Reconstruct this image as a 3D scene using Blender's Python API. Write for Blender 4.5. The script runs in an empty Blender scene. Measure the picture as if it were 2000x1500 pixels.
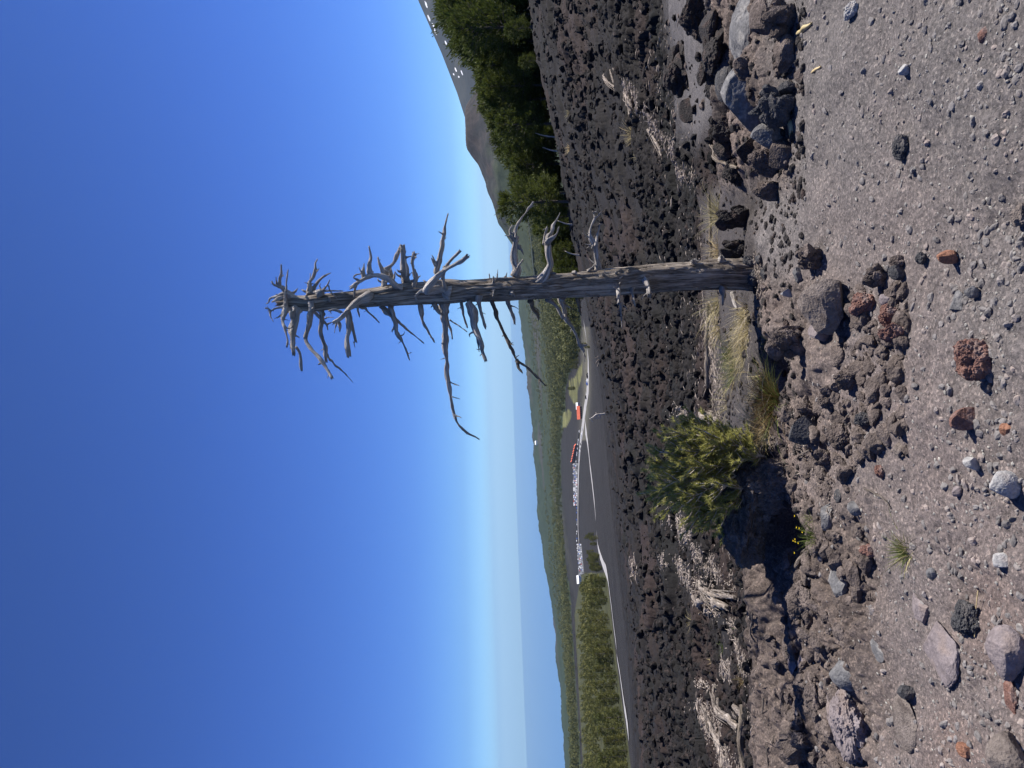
import bpy, math, random
import numpy as np
from mathutils import Vector, Matrix

# ------------------------------------------------------------------ camera, world, sun
SC = bpy.context.scene
COL = SC.collection
RAD = math.radians
F = 1480.0                      # focal length in pixels of the 2000x1500 photograph (held sideways)
CAMZ = 1.62
PITCH = RAD(1.35)
S_, C_ = math.sin(0.032), math.cos(0.032)
FW = np.array([0, math.cos(PITCH), -math.sin(PITCH)])
UP = np.array([0, math.sin(PITCH), math.cos(PITCH)])
RT = np.array([1.0, 0, 0])
XC = -S_ * RT - C_ * UP
YC = C_ * RT - S_ * UP
CAM = np.array([0, 0, CAMZ])
cd = bpy.data.cameras.new('camera')
cd.sensor_width = 36.0
cd.lens = 36.0 * F / 2000.0
cd.clip_start = 0.05
cd.clip_end = 500000.0
cam = bpy.data.objects.new('camera', cd)
COL.objects.link(cam)
m4 = Matrix.Identity(4)
for i in range(3):
    m4[i][0], m4[i][1], m4[i][2], m4[i][3] = XC[i], YC[i], -FW[i], CAM[i]
cam.matrix_world = m4
SC.camera = cam

SUN_EL, SUN_AZ = 50.0, 15.0     # elevation; degrees ahead of due right
W = bpy.data.worlds.new('World')
SC.world = W
W.use_nodes = True
wn = W.node_tree
sky = wn.nodes.new('ShaderNodeTexSky')
sky.sky_type = 'NISHITA'
sky.sun_disc = False
sky.sun_elevation = RAD(SUN_EL)
sky.sun_rotation = RAD(90 - SUN_AZ)
sky.altitude = 1800
sky.air_density = 1.0
sky.dust_density = 0.0
sky.ozone_density = 5.0
tint = wn.nodes.new('ShaderNodeMix')                 # the camera's cool white balance, paler towards the horizon
tint.data_type = 'RGBA'
tint.blend_type = 'MULTIPLY'
tint.inputs[0].default_value = 1.0
gco = wn.nodes.new('ShaderNodeTexCoord')
gsp = wn.nodes.new('ShaderNodeSeparateXYZ')
grp = wn.nodes.new('ShaderNodeValToRGB')
wn.links.new(gco.outputs['Generated'], gsp.inputs[0])
wn.links.new(gsp.outputs['Z'], grp.inputs[0])
el = grp.color_ramp.elements
while len(el) < 6: el.new(0.5)
for e_, (p_, c_) in zip(el, [(0.0, (.58, .88, 1.30)), (0.012, (.40, .69, 1.08)), (0.045, (.262, .44, .78)), (0.11, (.228, .368, .715)), (0.30, (.232, .352, .70)), (0.55, (.226, .325, .61))]):
    e_.position = p_; e_.color = (*c_, 1)
wn.links.new(grp.outputs[0], tint.inputs[7])
wn.links.new(sky.outputs[0], tint.inputs[6])
wn.links.new(tint.outputs[2], wn.nodes['Background'].inputs[0])
wn.nodes['Background'].inputs[1].default_value = 0.108
sl = bpy.data.lights.new('sun', 'SUN')
sl.energy = 5.0
sl.angle = RAD(0.5)
sl.color = (1.0, 0.955, 0.895)
so = bpy.data.objects.new('sun', sl)
COL.objects.link(so)
sd = Vector((math.cos(RAD(SUN_EL)) * math.cos(RAD(SUN_AZ)), math.cos(RAD(SUN_EL)) * math.sin(RAD(SUN_AZ)), math.sin(RAD(SUN_EL))))
so.rotation_euler = sd.to_track_quat('Z', 'Y').to_euler()
SC.view_settings.view_transform = 'Standard'
SC.view_settings.look = 'None'
SC.view_settings.exposure = 0.76
SC.view_settings.gamma = 1.0
SC.cycles.max_bounces = 5
SC.cycles.volume_bounces = 0

rng = np.random.default_rng(7)

# ------------------------------------------------------------------ projection helpers
def pdir(px, py):
    a = (np.asarray(px, float) - 1000.0) / F
    b = (750.0 - np.asarray(py, float)) / F
    return FW + a[..., None] * XC + b[..., None] * YC

def at(px, py, y):
    """the world point that stands at depth y on the sight line of a photo pixel"""
    d = pdir(px, py)
    return CAM + d * (np.asarray(y, float) / d[..., 1])[..., None]

def proj(x, y, z):
    v = np.stack([x, y, z - CAMZ], -1)
    dpt = v @ FW
    return 1000 + F * (v @ XC) / dpt, 750 - F * (v @ YC) / dpt

# ------------------------------------------------------------------ numpy noise
def _h(ix, iy, iz, seed):
    h = (ix.astype(np.int64) * 374761393 + iy.astype(np.int64) * 668265263 + iz * 2147483647 + seed * 1274126177) & 0xffffffff
    h = ((h ^ (h >> 13)) * 1274126177) & 0xffffffff
    h = ((h ^ (h >> 16)) * 2246822519) & 0xffffffff
    return ((h ^ (h >> 15)) & 0xffffff).astype(np.float32) / 16777216.0

def vn2(x, y, seed=0):
    ix, iy = np.floor(x), np.floor(y)
    fx, fy = (x - ix).astype(np.float32), (y - iy).astype(np.float32)
    ux, uy = fx * fx * fx * (fx * (fx * 6 - 15) + 10), fy * fy * fy * (fy * (fy * 6 - 15) + 10)
    a, b = _h(ix, iy, 0, seed), _h(ix + 1, iy, 0, seed)
    c, d = _h(ix, iy + 1, 0, seed), _h(ix + 1, iy + 1, 0, seed)
    return (a + (b - a) * ux) * (1 - uy) + (c + (d - c) * ux) * uy

def fbm2(x, y, oct=4, seed=0, gain=0.5):
    s, a, n = 0.0, 1.0, 0.0
    for i in range(oct):
        s = s + a * (vn2(x * 2.03 ** i + 13.7 * i, y * 2.03 ** i + 7.3 * i, seed + i) - 0.5)
        n += a
        a *= gain
    return s / n * 2

def vn3(p, seed=0):
    i = np.floor(p)
    f = (p - i).astype(np.float32)
    u = f * f * f * (f * (f * 6 - 15) + 10)
    r = 0
    for dx in (0, 1):
        for dy in (0, 1):
            for dz in (0, 1):
                w = (u[:, 0] if dx else 1 - u[:, 0]) * (u[:, 1] if dy else 1 - u[:, 1]) * (u[:, 2] if dz else 1 - u[:, 2])
                r = r + w * _h(i[:, 0] + dx, i[:, 1] + dy, (i[:, 2] + dz).astype(np.int64), seed)
    return r

def fbm3(p, oct=4, seed=0, gain=0.5):
    s, a, n = 0.0, 1.0, 0.0
    for k in range(oct):
        s = s + a * (vn3(p * 2.07 ** k + 5.1 * k, seed + k) - 0.5)
        n += a
        a *= gain
    return s / n * 2

def rubble(x, y, s, seed, sharp=1.0):
    """heaped angular lumps of about size s: height in metres"""
    gx, gy = x / s, y / s
    ix, iy = np.floor(gx), np.floor(gy)
    best = np.zeros(np.shape(x), np.float32)
    for dx in (-1, 0, 1):
        for dy in (-1, 0, 1):
            cx, cy = ix + dx, iy + dy
            r1, r2, r3, r4 = (_h(cx, cy, 0, seed + k) for k in range(4))
            ex, ey = gx - cx - r1, gy - cy - r2
            an = r3 * 6.283
            ca, sa = np.cos(an), np.sin(an)
            u, v = np.abs(ex * ca + ey * sa), np.abs((ey * ca - ex * sa) * (0.8 + 0.5 * r4))
            R = 0.38 + 0.55 * r4 * r4
            d = np.maximum(np.maximum(u, v), (u + v) * 0.74) / R
            hgt = R * np.clip(1 - d ** (2.2 * sharp), 0, 1) ** 0.6 + (ex * np.cos(an * 3) + ey * np.sin(an * 3)) * 0.35 * (d < 1)
            best = np.maximum(best, hgt)
    return best * s

def sstep(a, b, x):
    t = np.clip((x - a) / (b - a), 0, 1)
    return t * t * (3 - 2 * t)

# ------------------------------------------------------------------ terrain
TC = [-500, 0, 250, 500, 750, 1000, 1250, 1500, 2000]
TZ = [(0.2, [0.0] * 9), (2.0, [0.03, 0.03, 0.02, 0, 0, 0, -0.02, -0.02, -0.02]), (3.0, [0.05, 0.05, 0.03, 0, -0.01, -0.02, -0.03, -0.03, -0.03]),
      (4.1, [0.06, 0.06, 0.03, 0.01, -0.02, -0.05, -0.06, -0.06, -0.06])]
TP = [(4.7, [1470, 1470, 1478, 1481, 1488, 1497, 1498, 1499, 1500]),
      (5.4, [1428, 1428, 1440, 1442, 1452, 1468, 1476, 1480, 1484]),
      (7.0, [1365, 1365, 1388, 1390, 1402, 1424, 1438, 1448, 1452]),
      (9.0, [1312, 1312, 1345, 1352, 1366, 1385, 1404, 1416, 1424]),
      (13, [1250, 1250, 1290, 1312, 1328, 1345, 1365, 1376, 1386]),
      (20, [1180, 1180, 1225, 1268, 1285, 1302, 1322, 1333, 1346]),
      (32, [1105, 1105, 1155, 1215, 1238, 1262, 1281, 1294, 1308]),
      (45, [1062, 1062, 1115, 1175, 1213, 1243, 1262, 1275, 1288]),
      (65, [1031, 1031, 1083, 1145, 1196, 1228, 1248, 1262, 1275]),
      (85, [1034, 1034, 1086, 1130, 1188, 1218, 1239, 1253, 1266]),
      (120, [1040, 1040, 1090, 1128, 1183, 1206, 1232, 1246, 1258]),
      (200, [1050, 1050, 1092, 1128, 1174, 1190, 1222, 1237, 1248]),
      (300, [1050, 1050, 1092, 1127, 1166, 1178, 1209, 1228, 1238]),
      (500, [1045, 1045, 1090, 1124, 1158, 1166, 1182, 1200, 1210]),
      (800, [1030, 1030, 1072, 1112, 1148, 1152, 1162, 1172, 1180]),
      (1200, [1012, 1012, 1052, 1094, 1129, 1136, 1146, 1152, 1158]),
      (1700, [995, 995, 1032, 1072, 1108, 1118, 1128, 1134, 1140]),
      (2500, [985, 985, 1015, 1050, 1082, 1095, 1110, 1120, 1126]),
      (4000, [980, 980, 1000, 1024, 1055, 1072, 1096, 1111, 1116]),
      (6000, [980, 980, 992, 1004, 1035, 1052, 1086, 1109, 1115]),
      (9000, [1040, 1040, 1052, 1064, 1095, 1112, 1146, 1169, 1175])]
def _table():
    ys, ts, zs = [], [], []
    tcol = np.array([(750 - c) / F for c in TC])
    for y, z in TZ:
        ys.append(y); ts.append(tcol); zs.append(np.array(z) / max(y, 1))
    for y, p in TP:
        w = at(np.array(p, float), np.array(TC, float), np.full(9, y))
        ys.append(y); ts.append(w[:, 0] / y); zs.append(w[:, 2] / y)
    tg = np.linspace(-0.95, 0.85, 181)
    rows = []
    for t, z in zip(ts, zs):
        o = np.argsort(t)
        rows.append(np.interp(tg, t[o], z[o]))
    rows = np.array(rows)
    k = np.exp(-0.5 * (np.arange(-16, 17) / 6.0) ** 2); k /= k.sum()          # soften the columns
    rows = np.array([np.convolve(np.pad(r, 16, 'edge'), k, 'valid') for r in rows])
    ly = np.log(np.array(ys))
    lg = np.linspace(ly[0], ly[-1], 900)
    out = np.empty((len(tg), len(lg)))
    d = np.diff(rows, axis=0) / np.diff(ly)[:, None]                            # monotone cubic (PCHIP) in log depth
    m = np.zeros_like(rows)
    a, b = d[:-1], d[1:]
    same = a * b > 0
    m[1:-1] = np.where(same, 2 * a * b / np.where(same, a + b, 1), 0)
    m[0], m[-1] = d[0], d[-1]
    idx = np.clip(np.searchsorted(ly, lg, side='right') - 1, 0, len(ly) - 2)
    h = (ly[1:] - ly[:-1])[idx]
    s = (lg - ly[idx]) / h
    for j in range(len(tg)):
        r0, r1, m0, m1 = rows[idx, j], rows[idx + 1, j], m[idx, j] * h, m[idx + 1, j] * h
        out[j] = r0 * (1 + 2 * s) * (1 - s) ** 2 + m0 * s * (1 - s) ** 2 + r1 * s * s * (3 - 2 * s) + m1 * s * s * (s - 1)
    return tg, lg, out
TG, LG, TB = _table()

def hbase(x, y):
    y = np.maximum(np.asarray(y, float), 0.2)
    t = np.clip(np.asarray(x, float) / y, TG[0], TG[-1])
    u = (t - TG[0]) / (TG[1] - TG[0])
    v = np.clip((np.log(y) - LG[0]) / (LG[1] - LG[0]), 0, len(LG) - 1.001)
    i = np.clip(u.astype(int), 0, len(TG) - 2)
    j = v.astype(int)
    u, v = u - i, v - j
    s = (TB[i, j] * (1 - v) + TB[i, j + 1] * v) * (1 - u) + (TB[i + 1, j] * (1 - v) + TB[i + 1, j + 1] * v) * u
    return s * np.maximum(y, 1)

def zones(x, y):
    """masks: foreground gravel, crumbly berm, open lava, smooth ash, red cinders"""
    q = 750 - F * x / np.maximum(y, 0.5)
    wob = fbm2(x * 0.9, y * 0.9, 3, 40)
    edge = 4.55 + 0.35 * wob - 0.35 * sstep(1050, 1400, q) * (y > 2)
    fore = 1 - sstep(edge - 0.12, edge + 0.25, y)
    nsoil = fbm2(x * 0.55 + 3, y * 0.55, 3, 11)
    berm = sstep(880, 1120, q) * sstep(2.95, 3.5, y + 0.3 * wob) * (1 - sstep(4.9, 5.5, y + 0.4 * wob))
    berm = np.maximum(berm, 0.75 * sstep(500, 600, q) * (1 - sstep(860, 960, q)) * sstep(3.3, 3.75, y + 0.35 * wob) * (1 - sstep(4.5, 4.9, y)))
    berm = np.maximum(berm, 1.0 * (1 - sstep(330, 420, q)) * sstep(3.9, 4.3, y + 0.3 * wob) * (1 - sstep(6.2, 7.2, y)))
    l0 = 5.2 + 1.9 * sstep(330, 420, q) * (1 - sstep(930, 1010, q)) - 0.8 * sstep(960, 1060, q)
    lava = sstep(l0, l0 + 1.6, y + 0.8 * wob)
    n1 = fbm2(x * 0.16 + 20, y * 0.10, 4, 5)
    ash = sstep(0.30, 0.5, n1) * lava * (0.45 + 0.35 * sstep(400, 700, q))
    ash = np.maximum(ash, sstep(0.26, 0.4, fbm2(x * 0.5, y * 0.35 + 9, 3, 23)) * lava * 0.45 * (y < 30))
    gully = (1 - sstep(230, 330, q + 40 * wob)) * sstep(6.2, 7.0, y) * (1 - sstep(9.5, 11.5, y + 1.2 * wob))
    ash = np.maximum(ash, gully * 0.95)
    g2 = sstep(1230, 1270, q) * 0 + np.exp(-((q - 1265) / 60) ** 2 - ((y - 8.6) / 0.9) ** 2)
    ash = np.maximum(ash, np.clip(g2 * 1.5, 0, 1))
    ash = np.maximum(ash, sstep(110, 240, y + 20 * wob) * 0.75)
    red = sstep(0.12, 0.42, fbm2(x * 0.22 + 50, y * 0.16, 3, 77)) * lava * (1 - sstep(60, 120, y))
    return q, fore, berm, lava, ash, red, nsoil

def ground_z(x, y, zn=None):
    x, y = np.asarray(x, float), np.asarray(y, float)
    q, fore, berm, lava, ash, red, nsoil = zn if zn is not None else zones(x, y)
    sp = np.maximum(0.0030 * y, 0.004)                         # mesh spacing there: leave out what it cannot hold
    fd = lambda s: np.clip((s / sp - 1.1) / 1.3, 0, 1)
    z = hbase(x, y)
    wx, wy = x + 0.05 * fbm2(x * 5, y * 5, 2, 3), y + 0.05 * fbm2(x * 5 + 9, y * 5, 2, 4)
    z = z + fore * (0.035 * fbm2(x * 1.6, y * 1.6, 3, 1) + 0.016 * fbm2(x * 6, y * 6, 3, 2)) * sstep(0.5, 1.5, y)
    near = y < 14
    nz = np.zeros_like(z)
    if np.any(near):
        X, Y = wx[near], wy[near]
        b, fo = berm[near], fore[near]
        patch = sstep(-0.05, 0.35, fbm2(X * 1.3, Y * 1.3, 3, 31))
        nz[near] = (fo * ((0.16 * rubble(X, Y, 0.045, 61) * (0.2 + 0.8 * patch) + 0.10 * rubble(X, Y, 0.10, 67) * patch) * (0.3 + 0.5 * sstep(400, 800, q[near])) + 0.0035 * fbm2(X * 60, Y * 60, 2, 68))
                    + b * (0.16 * rubble(X, Y, 0.30, 62) + 0.26 * rubble(X, Y, 0.13, 63) + 0.4 * rubble(X, Y, 0.055, 64) + 0.07 * fbm2(X * 2.3, Y * 2.3, 3, 70) + 0.012 * fbm2(X * 40, Y * 40, 3, 69)))
    z = z + nz
    amp = lava * (1 - 0.85 * ash) * (1 - 0.8 * (1 - sstep(230, 330, q)) * (1 - sstep(8, 11, y))) * (0.30 + 0.70 * sstep(5.5, 12, y))
    rare = fbm2(x * 0.9, y * 0.7, 2, 58)
    big = sstep(10, 18, y)
    far = 1 - 0.6 * sstep(120, 300, y)
    mid = sstep(0.05, 0.3, fbm2(x * 0.35 + 4, y * 0.3, 3, 59))
    z = z + amp * far * (0.20 * rubble(wx * 0.8, wy * 0.62, 1.7, 50) * big * fd(1.7) * (0.3 + 0.7 * mid) + 0.40 * rubble(wx, wy, 0.45, 49) * fd(0.45) * (rare > 0.26)
                   + 0.5 * rubble(wx, wy, 0.20, 51) * fd(0.20) * (0.25 + 0.75 * mid)
                   + 0.6 * rubble(wx, wy, 0.095, 52) * fd(0.095) + 0.6 * rubble(wx, wy, 0.05, 53) * fd(0.05) * (y < 40)
                   + 0.10 * fbm2(x * 1.1, y * 1.1, 3, 48))
    z = z + (0.11 - 0.06 * sstep(950, 1050, q)) * fbm2(x * 0.9, y * 0.9, 3, 57) * sstep(3.6, 4.4, y) * (1 - sstep(9, 14, y)) * np.clip(sstep(100, 220, np.abs(q - 560)), 0, 1)
    z = z - 0.10 * amp * (y < 30) + amp * 0.03 * fbm2(x * 16, y * 16, 3, 54) * (y < 30)
    z = z + lava * ash * 0.02 * fbm2(x * 3, y * 3, 3, 55)
    z = z + sstep(14, 40, y) * (1 - sstep(200, 500, y)) * 0.45 * fbm2(x * 0.22, y * 0.22, 4, 56)
    z = z + 0.05 * fbm2(x * 4.5, y * 3, 3, 47) * sstep(4.0, 4.5, y) * (1 - sstep(5.0, 5.8, y))
    kx, ky = hollow3
    z = z - 0.35 * np.exp(-(((x - kx) / 0.22) ** 2 + ((y - ky) / 0.4) ** 2) ** 2)
    kx, ky = hollow2
    z = z - 0.34 * np.exp(-(((x - kx) / 0.15) ** 2 + ((y - ky) / 0.22) ** 2) ** 2)
    # the hollow behind the crest, in shade beside the grass
    hx, hy = hollow
    z = z - 0.30 * np.exp(-((x - hx) / 0.13) ** 2 - ((y - hy) / 0.22) ** 2)
    return z
hollow3 = tuple(at(np.array(1446.0), np.array(208.0), np.array(5.5))[:2])
hollow2 = tuple(at(np.array(1560.0), np.array(1042.0), np.array(4.30))[:2])
hollow = tuple(at(np.array(1525.0), np.array(720.0), np.array(4.45))[:2])

_YS = np.exp(np.linspace(math.log(1.2), math.log(8500), 1600))
def hit(px, py, lo=1.2, hi=8500, detail=True):
    ys = _YS[(_YS >= lo) & (_YS <= hi)]
    P = at(np.full(len(ys), float(px)), np.full(len(ys), float(py)), ys)
    g = hbase(P[:, 0], P[:, 1])
    k = np.nonzero(P[:, 2] < g)[0]
    i = k[0] if len(k) else len(ys) - 1
    p = P[i].copy()
    if i > 0 and len(k):
        a, b = P[i - 1][2] - g[i - 1], P[i][2] - g[i]
        p = P[i - 1] + (P[i] - P[i - 1]) * (a / (a - b + 1e-9))
    if detail and p[1] < 160:
        p[2] = float(ground_z(p[0:1], p[1:2])[0])
    else:
        p[2] = float(hbase(p[0:1], p[1:2])[0])
    return p

def top_z(x, y, r=0.12):
    d = np.array([(0, 0), (1, 0), (-1, 0), (0, 1), (0, -1), (.7, .7), (-.7, .7), (.7, -.7), (-.7, -.7), (.5, 0), (-.5, 0), (0, .5), (0, -.5)]) * r
    return float(ground_z(x + d[:, 0], y + d[:, 1]).max())

# ------------------------------------------------------------------ mesh helpers
def mesh(name, V, Fc, mat=None, smooth=True, parent=None, uv=None, col=None):
    V = np.ascontiguousarray(V, np.float32)
    if not isinstance(Fc, (list, tuple)):
        Fc = [Fc]
    Fc = [f for f in Fc if len(f)]
    me = bpy.data.meshes.new(name)
    me.vertices.add(len(V))
    me.vertices.foreach_set('co', V.ravel())
    loops = np.concatenate([np.asarray(f, np.int32).ravel() for f in Fc])
    tot = np.concatenate([np.full(len(f), f.shape[1], np.int32) for f in map(np.asarray, Fc)])
    st = np.concatenate([[0], np.cumsum(tot)[:-1]]).astype(np.int32)
    me.loops.add(len(loops)); me.loops.foreach_set('vertex_index', loops)
    me.polygons.add(len(tot)); me.polygons.foreach_set('loop_start', st); me.polygons.foreach_set('loop_total', tot)
    me.polygons.foreach_set('use_smooth', np.full(len(tot), smooth))
    if uv is not None:
        l = me.uv_layers.new(name='UVMap')
        l.data.foreach_set('uv', np.asarray(uv, np.float32)[loops].ravel())
    if col is not None:
        a = me.color_attributes.new('tint', 'FLOAT_COLOR', 'POINT')
        c = np.ones((len(V), 4), np.float32); c[:, :3] = col
        a.data.foreach_set('color', c.ravel())
    me.update()
    me.validate()
    if mat:
        me.materials.append(mat)
    o = bpy.data.objects.new(name, me)
    COL.objects.link(o)
    if parent:
        o.parent = parent
    return o

def tag(o, label=None, cat=None, group=None, kind=None):
    if label: o['label'] = label
    if cat: o['category'] = cat
    if group: o['group'] = group
    if kind: o['kind'] = kind
    return o

def empty(name, loc, label, cat, group=None):
    o = bpy.data.objects.new(name, None)
    o.empty_display_size = 0.2
    COL.objects.link(o)
    o.location = [float(v) for v in loc]
    return tag(o, label, cat, group)

def merge(parts):
    V, Fs, U, off = [], {}, [], 0
    for p in parts:
        v, f = p[0], p[1]
        for ff in (f if isinstance(f, list) else [f]):
            Fs.setdefault(ff.shape[1], []).append(ff + off)
        V.append(v); off += len(v)
        if len(p) > 2: U.append(p[2])
    return (np.concatenate(V), [np.concatenate(x) for x in Fs.values()], np.concatenate(U) if U else None)

def ico(sub):
    t = (1 + 5 ** 0.5) / 2
    V = [(-1, t, 0), (1, t, 0), (-1, -t, 0), (1, -t, 0), (0, -1, t), (0, 1, t), (0, -1, -t), (0, 1, -t), (t, 0, -1), (t, 0, 1), (-t, 0, -1), (-t, 0, 1)]
    V = [np.array(v) / np.linalg.norm(v) for v in V]
    Fc = [(0, 11, 5), (0, 5, 1), (0, 1, 7), (0, 7, 10), (0, 10, 11), (1, 5, 9), (5, 11, 4), (11, 10, 2), (10, 7, 6), (7, 1, 8), (3, 9, 4), (3, 4, 2), (3, 2, 6), (3, 6, 8), (3, 8, 9), (4, 9, 5), (2, 4, 11), (6, 2, 10), (8, 6, 7), (9, 8, 1)]
    for _ in range(sub):
        c, nf = {}, []
        def mid(a, b):
            k = (min(a, b), max(a, b))
            if k not in c:
                m = V[a] + V[b]; V.append(m / np.linalg.norm(m)); c[k] = len(V) - 1
            return c[k]
        for a, b, d in Fc:
            x, y, z = mid(a, b), mid(b, d), mid(d, a)
            nf += [(a, x, z), (b, y, x), (d, z, y), (x, y, z)]
        Fc = nf
    return np.array(V), np.array(Fc, np.int32)
ICO = {k: ico(k) for k in (0, 1, 2, 3, 4, 5)}

def tube(pts, rad, seg=10, step=None, rough=0.12, seed=0, jag=True, ridges=0.0):
    """a weathered limb along a polyline: tapering, knotty, with a broken tip"""
    P = np.asarray(pts, float); R = np.asarray(rad, float)
    d = np.concatenate([[0], np.cumsum(np.linalg.norm(np.diff(P, axis=0), axis=1))])
    L = d[-1]
    step = step or max(min(R.mean() * 0.8, L / 6), L / 260)
    n = max(int(L / step), 6)
    s = np.linspace(0, L, n + 1)
    dd = np.diff(P, axis=0) / np.diff(d)[:, None]
    m = np.empty_like(P); m[0], m[-1] = dd[0], dd[-1]
    if len(P) > 2: m[1:-1] = (dd[:-1] + dd[1:]) / 2
    i = np.clip(np.searchsorted(d, s, side='right') - 1, 0, len(P) - 2)
    h = (d[i + 1] - d[i])[:, None]; u = ((s - d[i])[:, None]) / h
    Q = P[i] * (1 + 2 * u) * (1 - u) ** 2 + m[i] * h * u * (1 - u) ** 2 + P[i + 1] * u * u * (3 - 2 * u) + m[i + 1] * h * u * u * (u - 1)
    rr = np.interp(s, d, R)
    rr = rr * (1 + rough * 1.3 * (vn2(s / (R.mean() * 5 + 1e-6), np.full(len(s), seed * 1.7), seed) - 0.5) * 2)
    jn = np.stack([vn2(s / (R.mean() * 6), np.full(len(s), k * 9.0), seed + 5 + k) - 0.5 for k in range(3)], -1)
    Q = Q + jn * (rr * rough * 5)[:, None] * np.minimum(1, s / (L * 0.1 + 1e-9))[:, None] * 0.8
    T = np.gradient(Q, axis=0); T /= np.linalg.norm(T, axis=1)[:, None] + 1e-12
    a = np.array([0.0, 0, 1]) if abs(T[0][2]) < 0.9 else np.array([1.0, 0, 0])
    N = np.empty_like(Q)
    nrm = np.cross(T[0], a); nrm /= np.linalg.norm(nrm)
    for k in range(len(Q)):
        nrm = nrm - T[k] * (nrm @ T[k]); nrm /= np.linalg.norm(nrm)
        N[k] = nrm
    B = np.cross(T, N)
    ang = np.arange(seg) / seg * 2 * math.pi
    A, Sx = np.meshgrid(ang, s)
    ca, sa = np.cos(A), np.sin(A)
    fr = R.mean() * 3
    nz = vn3(np.stack([ca * 1.6, sa * 1.6, Sx / fr], -1).reshape(-1, 3) + seed * 3.1, seed + 20).reshape(A.shape) - 0.5
    k = 1 + rough * 2.4 * nz
    if ridges:
        tw = A + Sx * ridges * 0.9
        k = k + 0.075 * (vn3(np.stack([np.cos(tw) * 7, np.sin(tw) * 7, Sx / (fr * 1.6)], -1).reshape(-1, 3), seed + 33).reshape(A.shape) - 0.5) * 2
        cr = vn3(np.stack([np.cos(tw) * 5, np.sin(tw) * 5, Sx / (fr * 2.5)], -1).reshape(-1, 3) + 40, seed + 37).reshape(A.shape)
        k = k - 0.15 * np.clip(1 - np.abs(cr - 0.5) / 0.035, 0, 1)
    rad2 = rr[:, None] * k
    V = Q[:, None, :] + N[:, None, :] * (ca * rad2)[..., None] + B[:, None, :] * (sa * rad2)[..., None]
    V[0] = V[0]
    if jag:
        V[-1] += T[-1] * (rr[-1] * 2.2 * np.random.default_rng(seed).random(seg) ** 2)[:, None]
    V = V.reshape(-1, 3)
    r = np.arange(n)[:, None] * seg; c = np.arange(seg)[None]
    Fq = np.stack([r + c, r + (c + 1) % seg, r + seg + (c + 1) % seg, r + seg + c], -1).reshape(-1, 4).astype(np.int32)
    V = np.concatenate([V, [Q[-1] - T[-1] * rr[-1] * 0.3], [Q[0]]])
    e = len(V) - 2
    l0 = n * seg
    tip = np.array([(l0 + k, l0 + (k + 1) % seg, e) for k in range(seg)] + [((k + 1) % seg, k, e + 1) for k in range(seg)], np.int32)
    uv = np.concatenate([np.stack([A.ravel() / (2 * math.pi), Sx.ravel()], -1), [[0, L], [0, 0]]])
    return V, [Fq, tip], uv

# ------------------------------------------------------------------ materials
class MB:
    def __init__(s, name, rough=0.9):
        s.m = bpy.data.materials.new(name); s.m.use_nodes = True
        s.t = s.m.node_tree; s.b = s.t.nodes['Principled BSDF']
        s.b.inputs['Roughness'].default_value = rough
        s.b.inputs['Specular IOR Level'].default_value = 0.2
    def n(s, typ, **kw):
        x = s.t.nodes.new(typ)
        for k, v in kw.items():
            if k.startswith('i_'): x.inputs[k[2:].replace('_', ' ')].default_value = v
            else: setattr(x, k, v)
        return x
    def l(s, a, b): s.t.links.new(a, b)
    def coord(s, which='Object'):
        return s.n('ShaderNodeTexCoord').outputs[which]
    def noise(s, vec, scale, detail=4, rough=0.55, typ='FBM'):
        x = s.n('ShaderNodeTexNoise'); x.inputs['Scale'].default_value = scale; x.inputs['Detail'].default_value = detail; x.inputs['Roughness'].default_value = rough
        s.l(vec, x.inputs['Vector']); return x.outputs['Fac']
    def ramp(s, fac, stops):
        r = s.n('ShaderNodeValToRGB')
        e = r.color_ramp.elements
        while len(e) < len(stops): e.new(0.5)
        for k, (p, c) in zip(e, stops):
            k.position = p; k.color = (*c, 1) if len(c) == 3 else c
        s.l(fac, r.inputs[0]); return r.outputs[0]
    def mix(s, f, a, b, mode='MIX'):
        x = s.n('ShaderNodeMix', data_type='RGBA', blend_type=mode)
        for sock, v in ((x.inputs[0], f), (x.inputs[6], a), (x.inputs[7], b)):
            if hasattr(v, 'is_output'): s.l(v, sock)
            elif isinstance(v, (tuple, list)): sock.default_value = (*v, 1)
            else: sock.default_value = v
        return x.outputs[2]
    def bump(s, h, strength=0.5, dist=0.01):
        x = s.n('ShaderNodeBump'); x.inputs['Strength'].default_value = strength; x.inputs['Distance'].default_value = dist
        s.l(h, x.inputs['Height'])
        if s.b.inputs['Normal'].links: s.l(s.b.inputs['Normal'].links[0].from_socket, x.inputs['Normal'])
        s.l(x.outputs[0], s.b.inputs['Normal'])
    def base(s, c):
        if hasattr(c, 'is_output'): s.l(c, s.b.inputs['Base Color'])
        else: s.b.inputs['Base Color'].default_value = (*c, 1)
        return s

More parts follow.
